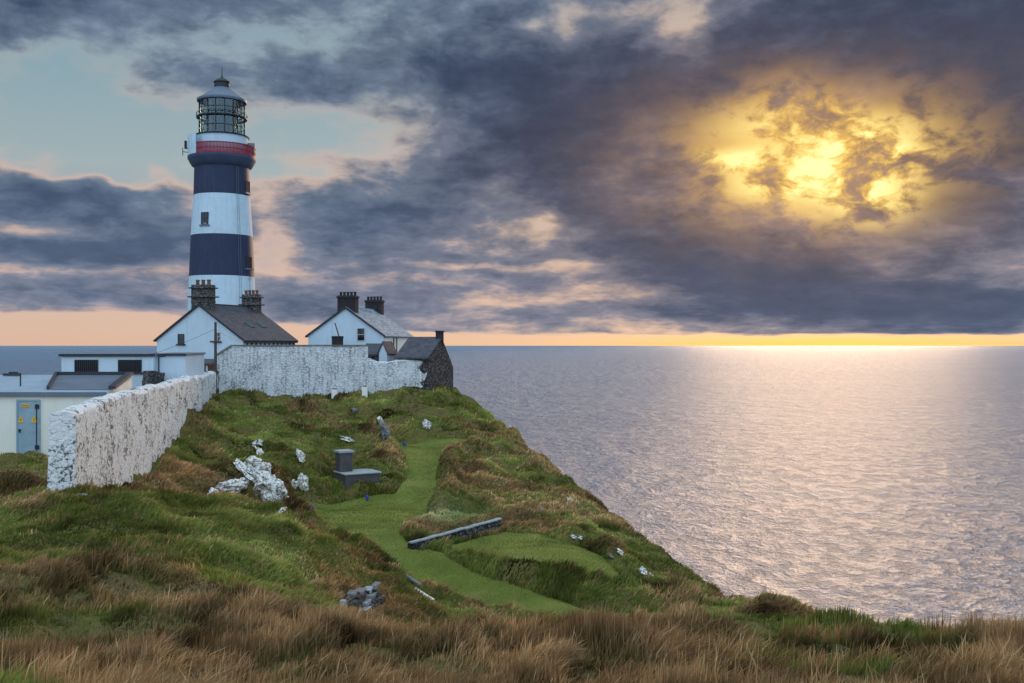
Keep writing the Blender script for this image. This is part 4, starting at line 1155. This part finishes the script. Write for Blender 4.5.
def rock(name, label, px, py, w, h, mat, seed=0, tilt=0.0, depth=None, group=None, y0=30.0, sub=4, lift=0.0):
    """w, h: size as seen, in pixels; rock half sunk in the slope"""
    p = hit(px, py + h * .45, y0)
    s = p.y / F
    bm = bmesh.new(); bmesh.ops.create_icosphere(bm, subdivisions=sub, radius=1.0)
    vs = np.array([v.co[:] for v in bm.verts])
    n1 = fbm(vs[:, 0] * 1.3 + seed * 5.1, vs[:, 1] * 1.3 + vs[:, 2] * 2.1, 1.1, 4, seed)
    n2 = np.abs(fbm(vs[:, 2] * 1.5 + seed * 3.3, vs[:, 0] * 1.2 - vs[:, 1], 2.3, 3, seed + 3))
    rr_ = 1 + n1 * .6 - n2 * .45
    if group: w *= 1.15; h *= 1.15
    a, b_ = w * s / 2, h * s / 2
    d_ = depth if depth else max(.5, max(a, b_) * .9)
    ct, st_ = math.cos(tilt), math.sin(tilt)
    for v, q_, r_ in zip(bm.verts, vs, rr_):
        X_, Y_, Z_ = q_[0] * r_ * a, q_[1] * r_ * d_, q_[2] * r_ * b_
        v.co = (X_ * ct - Z_ * st_, Y_, X_ * st_ + Z_ * ct)
    me = bpy.data.meshes.new(name); bm.to_mesh(me); bm.free()
    me.materials.append(mat)
    for p_ in me.polygons: p_.use_smooth = True
    try: me.set_sharp_from_angle(angle=R(28))
    except Exception: pass
    o = bpy.data.objects.new(name, me); COL.objects.link(o)
    o.location = (p.x, p.y + d_ * .45, p.z + b_ * .58 + lift)
    return tag(o, label, 'rock', group)

W_ = M['rockw']
G1 = 'white rocks of the outcrop below the high wall'
rock('rock', 'broad fissured white rock at the middle of the outcrop in the grass slope', 266, 484, 24, 34, W_, 1, .35, group=G1)
rock('rock', 'white foot of the outcrop spreading low at its right side', 276, 497, 20, 13, W_, 28, -.35, group=G1)
rock('rock', 'white block above the broad fissured rock, directly under its thin ridge', 260, 470, 17, 16, W_, 29, .2, group=G1)
rock('rock', 'upright white boulder between the broad fissured rock and the dark hollow right of it', 268, 468, 6, 9, W_, 30, .1, group=G1)
rock('rock', 'slanting white rock reaching up to the left from the big fissured rock', 249, 473, 36, 10, W_, 2, -.75, group=G1)
rock('rock', 'low white rock with a pointed hump at the lower left of the outcrop', 226, 487, 34, 13, W_, 3, .12, group=G1)
rock('rock', 'small white rock just right of the pointed hump', 241, 483, 11, 8, W_, 4, .1, group=G1)
rock('rock', 'flat little white rock lowest on the left of the outcrop', 212, 494, 10, 9, W_, 5, -.3, group=G1)
rock('rock', 'rounded white knob at the top of the outcrop', 257, 444, 9, 6, W_, 6, 0, group=G1)
rock('rock', 'thin white ridge of rock running down from the rounded knob', 260, 454, 15, 4, W_, 7, -.95, group=G1)
rock('rock', 'white rock shoulder above the big fissured rock', 253, 464, 15, 10, W_, 8, -.3, group=G1)
rock('rock', 'white pointed rock on the right of the outcrop low by the lawn', 302, 484, 9, 15, W_, 9, .1, group=G1)
rock('rock', 'small triangular white rock beside the pointed one', 294, 484, 8, 8, W_, 10, 0, group=G1)
rock('rock', 'narrow white rock high on the right of the outcrop', 300, 456, 6, 14, W_, 11, .5, group=G1)
rock('rock', 'single white stone near the edge of the lower lawn', 281, 511, 6, 5, W_, 12, 0)
rock('rock', 'long white rock lying in the grass above the concrete block', 348, 440, 20, 6, W_, 13, -.25)
rock('rock', 'tall grey-white rock face left of the upper green', 384, 430, 9, 24, M['rockg'], 14, .3)
rock('rock', 'pale thin rock rising above the tall grey-white face', 380, 421, 5, 12, W_, 15, .35)
rock('rock', 'white rock in the bank above the upper green', 427, 424, 8, 11, W_, 16, .3)
rock('rock', 'small pale rock at the foot of the high wall above the slope', 354, 411, 7, 5, M['rockg'], 17, 0)
rock('rock', 'grey rock on the seaward slope nearest to the retaining wall', 541, 509, 10, 7, M['rockg'], 18, -.4)
rock('rock', 'small white rock highest on the seaward slope', 570, 500, 7, 5, W_, 19, -.5)
rock('rock', 'first small pale stone right of the tee on the seaward slope', 574, 537, 6, 3, W_, 20, -.3)
rock('rock', 'second small pale stone right of the tee lying just beyond the first', 581, 538, 5, 3, W_, 21, 0)
rock('rock', 'pale stone above the pair on the lower seaward slope', 617, 543, 5, 3, W_, 22, 0)
rock('rock', 'pale stone lower down the seaward slope near the triangular rock', 621, 553, 6, 4, W_, 23, -.4)
rock('rock', 'tiny pale stone left of the triangular rock', 612, 556, 6, 3, M['rockg'], 24, -.3)
rock('rock', 'white triangular rock at the far corner of the lower tee', 643, 571, 10, 7, W_, 25, -.2)
rock('rock', 'thin white tail of stone running down from the triangular rock', 650, 575, 10, 3, W_, 26, -.6)
rock('rock', 'small dark stone at the foot of the near wall end', 76, 497, 9, 5, M['rockg'], 27, 0, y0=28)

# concrete block with its lower step
pbk = hit(345.5, 492, 45)
sB = pbk.y / F
blk = thing('concrete_block', 'dark concrete block with a lower step beside the lower lawn', 'block', (pbk.x, pbk.y, pbk.z - .5), R(30))
hz_ = lambda py, dy=0.0: (492 - py) * sB * (1 + dy / pbk.y) + .5
lw_ = 33 * sB / .88
MB().box(0, lw_, 0, 1.9, 0, hz_(476.2), bev=.03).build('low_block', M['concrete'], blk)
MB().box(-.07, lw_ + .07, -.08, 1.95, hz_(476), hz_(474.6), bev=.02).build('top_slab', M['slab'], blk)
MB().box(.02, .86, 1.0, 1.88, hz_(474.4), hz_(455, .5) - .05, bev=.03).build('tall_block', M['concrete'], blk)
MB().box(-.06, .94, .92, 1.96, hz_(455, .5) - .045, hz_(454, .5) + .03, bev=.02).build('cap_slab', M['slab'], blk)

# retaining wall at the back of the lower tee
a_ = at(412, 548, 46.3); b_ = at(501, 523.5, 50.6)
dv = Vector((b_.x - a_.x, b_.y - a_.y, 0)); L_ = dv.length
rt_ = thing('retaining_wall', 'low stone retaining wall with pale concrete top at the back of the lower tee', 'wall', (a_.x, a_.y, a_.z - .36), math.atan2(dv.y, dv.x))
dzt = b_.z - a_.z
st_ = MB()
random.seed(4)
for row in range(3):
    xx_ = .0
    while xx_ < L_:
        w = random.uniform(.25, .6); z0_ = .0 + row * .2
        if xx_ + w > L_: w = L_ - xx_
        if w > .1:
            zz_ = dzt * xx_ / L_
            st_.box(xx_ + .01, xx_ + w - .01, random.uniform(-.06, 0.02), .34, z0_ + zz_ - .1, z0_ + zz_ + .18, bev=.025)
        xx_ += w
st_.build('stonework', M['dark_rubble'], rt_)
cp = MB(); xx_ = -.1
while xx_ < L_:
    w = min(random.uniform(.45, .8), L_ - xx_ + .01); z0_ = .585 + dzt * xx_ / L_; jz = random.uniform(-.012, .012); jy = random.uniform(-.03, .02)
    cp.prism([(xx_ + .008, -.09 + jy, z0_ + jz), (xx_ + w, -.09 + jy, z0_ + dzt * w / L_ + jz), (xx_ + w, -.09 + jy, z0_ + .06 + dzt * w / L_ + jz), (xx_ + .008, -.09 + jy, z0_ + .06 + jz)], (0, .26, 0))
    xx_ += w
cp.build('coping', M['slab'], rt_)

# tumbled dry stone wall in the dark hollow
pd = hit(352, 612, 26)
ds = thing('dry_stone_wall', 'tumbled dry stone wall of grey blocks in the dark hollow', 'wall', (0, 0, 0))
for i_, (px_, py_, w_, h_, mt) in enumerate([(368, 590.5, 8, 4, 'slab'), (360, 592, 9, 4, 'rockg'), (352, 594, 9, 4, 'rockg'), (375, 586, 6, 4, 'rockg'), (370, 596, 11, 4, 'rockg'), (360, 597, 9, 4, 'chim'), (350, 599, 9, 4, 'chim'),
        (376, 594, 7, 4, 'chim'), (374, 601, 10, 4, 'chim'), (366, 604, 6, 5, 'slab'), (357, 603, 9, 4, 'chim'), (348, 605, 10, 5, 'chim'), (374, 607, 8, 5, 'chim'), (364, 611, 11, 4.5, 'slab'), (354, 609, 8, 4, 'chim'), (380, 600, 6, 5, 'chim')]):
    Yq = 31.2 + (612 - py_) * .045 - (372 - px_) * .035
    pq = at(px_, py_, Yq); ss_ = Yq / F
    MB().box(-w_ * ss_ / 2, w_ * ss_ / 2, -.15, .35, -h_ * ss_ / 2, h_ * ss_ / 2, bev=.02).build('stone', M[mt], ds, loc=pq, rz=R(random.uniform(-8, 8)))
qa, qb = at(345, 600, 30.9), at(378, 600, 32.1)
cr = MB(); dd_ = qb - qa; nn_ = Vector((-dd_.y, dd_.x, 0)).normalized() * .5
cr.prism([qa + Vector((0, 0, -.45)), qb + Vector((0, 0, -.45)), qb + Vector((0, 0, .32)), qa + Vector((0, 0, .12))], nn_)
cr.build('core', M['ruin'], ds, loc=(0, .12, 0))
pq = at(343, 606, 29.9); tag(MB().box(-.09, .09, -.1, .1, -.28, .18, bev=.03).build('stone_post', M['slab'], None, loc=pq), 'short upright pale stone left of the tumbled dry stone wall', 'stone')
# white slab on the bank
ph = hit(424, 602, 30)
sl_ = tag(MB().box(-.42, .42, -.1, .1, -.06, .07, bev=.03).build('white_slab', M['whitew'], None, loc=(ph.x, ph.y, ph.z + .22)), 'narrow white painted slab sloping down the bank above the brown grass', 'slab')
sl_.rotation_euler = (R(10), R(32), 0)
sl2 = tag(MB().box(-.32, .32, -.08, .08, -.05, .05, bev=.03).build('grey_slab', M['rockg'], None, loc=(at(413, 596, ph.y + .3).x, ph.y + .3, float(zgrid(at(413, 596, ph.y + .3).x, ph.y + .3)) + .2)), 'thin grey slab just above the white painted slab', 'slab')
sl2.rotation_euler = (R(10), R(32), 0)

# tee markers
for (px_, py_, mt, lab) in ((311.5, 511, 'blue', 'blue tee marker at the left end of the lower lawn'), (367, 501, 'blue', 'blue tee marker on the lower lawn in front of the concrete block'), (404.5, 446.5, 'blue', 'small dark blue tee marker on the upper green')):
    p = hit(px_, py_, 40); s_ = p.y / F
    t_ = thing('tee_marker', lab, 'tee marker', (p.x, p.y, p.z))
    MB().lathe([(.02, 0), (.02, .1)], 8).build('spike', M['black'], t_)
    MB().lathe([(.05, .08), (.10, .12), (.115, .22), (.08, .31), (.02, .34)], 14).build('head', M['blue'], t_, smooth=True)
# posts at the foot of the high wall
for (px_, w_, h_, lab, mt) in ((334.8, .5, .75, 'stubby pale post with mossy top at the foot of the high wall', 'whitew'), (364.8, .46, 1.15, 'taller white post with rusty cap at the foot of the high wall', 'whitew')):
    Yp = 87.0; X_ = at(px_, 0, Yp).x; z_ = float(zgrid(X_, Yp))
    zt = CZ - (389.5 if px_ < 350 else 386.8 - 345 + 345) / F * Yp + 345 / F * Yp
    t_ = thing('white_post', lab, 'post', (X_, Yp, z_ - .2))
    hh = max(.5, zt - z_ + .2)
    MB().box(-w_ / 2, w_ / 2, -w_ / 2, w_ / 2, 0, hh, bev=.04).build('shaft', M[mt], t_)
    MB().box(-w_ / 2 + .06, w_ / 2 - .06, -w_ / 2 + .06, w_ / 2 - .06, hh, hh + .09, bev=.02).build('cap', M['pot'], t_)

# ------------------------------------------------------------------ grass
m_grass = bpy.data.materials.new('grass_blades'); m_grass.use_nodes = True; m_grass.node_tree.nodes.clear()
x = NX(m_grass.node_tree)
at_ = x.node('ShaderNodeAttribute'); at_.attribute_name = 'tint'
df = x.node('ShaderNodeBsdfDiffuse'); tl = x.node('ShaderNodeBsdfTranslucent'); mx = x.node('ShaderNodeMixShader'); mx.inputs[0].default_value = 0.28
for n_s in (df, tl): m_grass.node_tree.links.new(at_.outputs['Color'], n_s.inputs[0])
m_grass.node_tree.links.new(df.outputs[0], mx.inputs[1]); m_grass.node_tree.links.new(tl.outputs[0], mx.inputs[2])
o_ = x.node('ShaderNodeOutputMaterial'); m_grass.node_tree.links.new(mx.outputs[0], o_.inputs[0])

def blades(name, label, X_, Y_, Hh, Wd, LD, LA, cb, ct):
    n = len(X_)
    Z_ = zgrid(X_, Y_) - .03
    base = np.stack([X_, Y_, Z_], 1)
    # blade width direction roughly random
    th = rng.uniform(-.9, .9, n)
    wd = np.stack([np.cos(th), np.sin(th), np.zeros(n)], 1) * (Wd / 2)[:, None]
    ld = np.stack([np.cos(LD), np.sin(LD), np.zeros(n)], 1)
    up = np.zeros((n, 3)); up[:, 2] = 1
    mid = base + up * (Hh * .55)[:, None] + ld * (Hh * LA * .35)[:, None]
    tip = base + up * (Hh * (1 - .35 * LA))[:, None] + ld * (Hh * LA)[:, None]
    V = np.empty((n, 5, 3))
    V[:, 0] = base - wd; V[:, 1] = base + wd; V[:, 2] = mid - wd * .75; V[:, 3] = mid + wd * .75; V[:, 4] = tip
    k = np.arange(n)[:, None] * 5
    T = np.concatenate([k + np.array([[0, 1, 3]]), k + np.array([[0, 3, 2]]), k + np.array([[2, 3, 4]])], 1).reshape(-1, 3)
    o = mesh_np(name, V.reshape(-1, 3), T, m_grass, smooth=False)
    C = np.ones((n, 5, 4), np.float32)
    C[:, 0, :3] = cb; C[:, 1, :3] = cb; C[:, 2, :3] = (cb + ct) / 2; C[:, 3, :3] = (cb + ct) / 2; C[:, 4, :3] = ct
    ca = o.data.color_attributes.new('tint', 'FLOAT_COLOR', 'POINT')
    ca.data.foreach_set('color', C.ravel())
    return tag(o, label, 'grass', kind='stuff')

def lerp(a, b_, t): return a[None] * (1 - t[:, None]) + b_[None] * t[:, None]
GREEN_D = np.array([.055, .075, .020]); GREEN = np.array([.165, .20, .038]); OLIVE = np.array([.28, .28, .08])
BROWN = np.array([.25, .145, .065]); TAN = np.array([.57, .34, .165]); STRAW = np.array([.80, .60, .32]); RUST = np.array([.36, .17, .08])

def ok_ground(X_, Y_, lawn_gap=.05, edge_in=-5):
    l = np.full(X_.shape, -99.0)
    for L in LAWNS: l = np.maximum(l, sdist(X_, Y_, L))
    e = sdist(X_, Y_, EDGE)
    return (l < -lawn_gap) & (e > edge_in), l, e

# foreground: tall wind-combed dead grass in tussocks
N_ = 370000
Yf = rng.uniform(7.5, 30, N_) ** 1.0
Xf = rng.uniform(-1, 1, N_) * (.62 * Yf + 3)
ok, l, e = ok_ground(Xf, Yf)
cl = fbm(Xf * 1.0, Yf * .8, 1.3, 3, 41)                    # tussock density
ok &= rng.uniform(0, 1, N_) < np.clip(.75 + cl * 1.6, .42, 1) * np.interp(Yf, [8.5, 15, 22, 26, 30], [.35, 1.0, .85, .45, .3])
Xf, Yf, cl = Xf[ok], Yf[ok], cl[ok]
n = len(Xf)
gmask = fbm(Xf, Yf, .22, 4, 61)
upper = sm(Yf, 19.0, 24.5)                                  # greener along the crest and behind it
lft = sm(-Xf, 2, 10)
dead = np.clip(.70 + .16 * (1 - sm(Yf, 17, 21)) + gmask * 2.0 + cl * .6 - upper * (.55 + .1 * lft), 0, 1)
r1 = rng.uniform(0, 1, n); r2 = rng.uniform(0, 1, n)
live = rng.uniform(0, 1, n) > dead
tone = np.clip(fbm(Xf, Yf, .6, 3, 71) + .5, 0, 1)
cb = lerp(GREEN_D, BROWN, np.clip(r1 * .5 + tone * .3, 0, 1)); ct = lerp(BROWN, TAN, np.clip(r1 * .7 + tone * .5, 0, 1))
sst = (r2 > .86)[:, None]; ct = np.where(sst, lerp(TAN, STRAW, r1), ct)
rst = ((r2 < .28) & (tone > .35))[:, None]; ct = np.where(rst, lerp(RUST, TAN, r1 * .6), ct)
cbg = lerp(GREEN_D, GREEN, r1); ctg = lerp(GREEN, OLIVE, r2)
cb = np.where(live[:, None], cbg, cb); ct = np.where(live[:, None], ctg, ct)
hgt = np.clip(.16 + cl * .8 + .22 * rng.uniform(0, 1, n) + .12, .16, .8) * np.where(live, .62, 1.0) * (1 - .40 * upper) * .80
hgt = np.where(r2 > .97, hgt * 1.35, hgt)
LDf = .15 + fbm(Xf, Yf, .35, 3, 81) * 2.4 + rng.normal(0, .8, n)
LAf = np.clip(.38 + fbm(Xf, Yf, .8, 2, 91) * .8 + rng.normal(0, .28, n), .03, .95)
tn = (.74 + 1.0 * fbm(Xf, Yf, .9, 3, 171))[:, None]; cb = cb * tn; ct = ct * tn
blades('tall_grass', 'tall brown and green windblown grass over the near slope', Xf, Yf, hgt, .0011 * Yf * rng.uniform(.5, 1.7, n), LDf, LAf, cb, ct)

# rough grass of the headland
N_ = 1150000
u_ = rng.uniform(0, 1, N_)
Ym = 25 * (100 / 25) ** u_
Xm = rng.uniform(-.92, .42, N_) * Ym
ok, l, e = ok_ground(Xm, Ym, .02)
ok &= (Ym < 93 - 4 * (Xm > -5)) & ~((Xm < -24.5) & (Ym > 62))
# leave the trodden yard and the foot of buildings clear
ok &= ~((Ym > 45.6) & (Xm < -17.2 - (Ym - 45) * .19) & (Xm > -31))
cl = fbm(Xm, Ym, .8, 3, 43)
ok &= rng.uniform(0, 1, N_) < np.clip(.75 + cl * 1.4, .42, 1)
Xm, Ym, cl, l, e = Xm[ok], Ym[ok], cl[ok], l[ok], e[ok]
n = len(Xm)
r1 = rng.uniform(0, 1, n); r2 = rng.uniform(0, 1, n)
# slope facing and patch noise decide where it is dead and brown
br = fbm(Xm * .8 + Ym * .25, Ym * .8, .16, 4, 63) * 1.7 + fbm(Xm, Ym, .9, 3, 64) * .7 + .08
lawnlip = np.exp(-((l + .9) / .8) ** 2)
br += lawnlip * .35
# brown bank beside the corridor and below the outcrop
for (bx_, by_, br_, bw_) in ((-4.2, 73, 3.5, .6), (-3.6, 67, 3.5, .5), (-9.5, 66, 4.5, .45), (-11.5, 78, 6, .3), (-12.5, 36, 4, .0), (-15, 50, 5, .3), (-17.5, 35, 3.2, .6), (-6.6, 31, 2.2, .9), (-4.8, 32, 2.0, .8), (1.5, 58, 4, .2), (-4.5, 32.5, 4.0, .3), (-9, 84, 7, .1)):
    br += .8 * bw_ * np.exp(-((Xm - bx_) ** 2 + (Ym - by_) ** 2) / br_ ** 2)
for (bx_, by_, br_, bw_) in ((-20.5, 42.5, 3.6, .8), (-10, 30.5, 5, .35), (-3, 88, 7, .5), (-3.2, 55.3, 2.6, .8), (-18, 72, 8, .1), (-60, 31, 4, .2), (5, 42, 4, .3), (3, 70, 8, .3), (-5, 84, 5, .3), (6, 52, 5, .2)):
    br -= bw_ * np.exp(-((Xm - bx_) ** 2 + (Ym - by_) ** 2) / br_ ** 2)
dead = rng.uniform(0, 1, n) < np.clip(br, .04, .93)
cb = np.where(dead[:, None], lerp(GREEN_D, BROWN, r1), lerp(GREEN_D, GREEN, r1))
ct = np.where(dead[:, None], lerp(BROWN, TAN, r1 * .9), lerp(GREEN, OLIVE, r2))
sst = (r2 > .93)[:, None] & dead[:, None]; ct = np.where(sst, lerp(TAN, STRAW, r1), ct)
hgt = np.clip(.16 + cl * .45 + .18 * rng.uniform(0, 1, n), .15, .6) * np.where(dead, 1.1, .8)
hgt *= 1 + 1.0 * np.exp(-(seg_dist(Xm, Ym, poly_xy([(430, 556, 45.0), (500, 572, 42.5), (560, 588, 40.2), (630, 600, 39.2), (690, 604, 39.0)])) / .7) ** 2)
hgt *= 1 - .6 * np.exp(-((Xm + 21) ** 2 / 14 + (Ym - 43) ** 2 / 10))
mo = np.exp(-((Xm + 3.2) ** 2 / 5 + (Ym - 55.3) ** 2 / 7)); hgt *= 1 - .6 * mo
MOSS = np.array([.20, .30, .13]); cb = lerp(cb, MOSS, mo * .0) if 0 else cb * (1 - .6 * mo[:, None]) + MOSS * .6 * mo[:, None]; ct = ct * (1 - .75 * mo[:, None]) + MOSS * .75 * mo[:, None]
LDm = .1 + fbm(Xm, Ym, .3, 3, 83) * 2.6 + rng.normal(0, .5, n)
LAm = np.clip(.55 + rng.normal(0, .22, n), .05, 1.0)
tn = (1.05 + 1.3 * fbm(Xm, Ym, .5, 4, 173))[:, None]; cb = cb * tn; ct = ct * tn
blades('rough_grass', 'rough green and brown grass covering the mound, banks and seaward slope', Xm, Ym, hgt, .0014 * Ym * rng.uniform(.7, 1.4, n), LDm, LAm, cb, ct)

# short turf on the mown lawns
N_ = 420000
Yt = 34 * (80 / 34) ** rng.uniform(0, 1, N_); Xt = rng.uniform(-.24, .26, N_) * Yt
l = np.full(N_, -99.0)
for L in LAWNS: l = np.maximum(l, sdist(Xt, Yt, L))
ok = l > -.1
Xt, Yt = Xt[ok], Yt[ok]; n = len(Xt)
r1 = rng.uniform(0, 1, n); pt = np.clip(fbm(Xt, Yt, .35, 4, 201) * 1.5 + .45, 0, 1)
LG = np.array([.12, .155, .020]); LY_ = np.array([.29, .29, .06])
cb = lerp(GREEN_D, LG, r1); ct = lerp(LG, LY_, np.clip(pt * .8 + r1 * .3, 0, 1))
tn = (1.0 + .7 * fbm(Xt, Yt, .8, 3, 221) + .12 * np.sin(Yt * 3.1 + Xt * .6))[:, None]; cb = cb * tn; ct = ct * tn
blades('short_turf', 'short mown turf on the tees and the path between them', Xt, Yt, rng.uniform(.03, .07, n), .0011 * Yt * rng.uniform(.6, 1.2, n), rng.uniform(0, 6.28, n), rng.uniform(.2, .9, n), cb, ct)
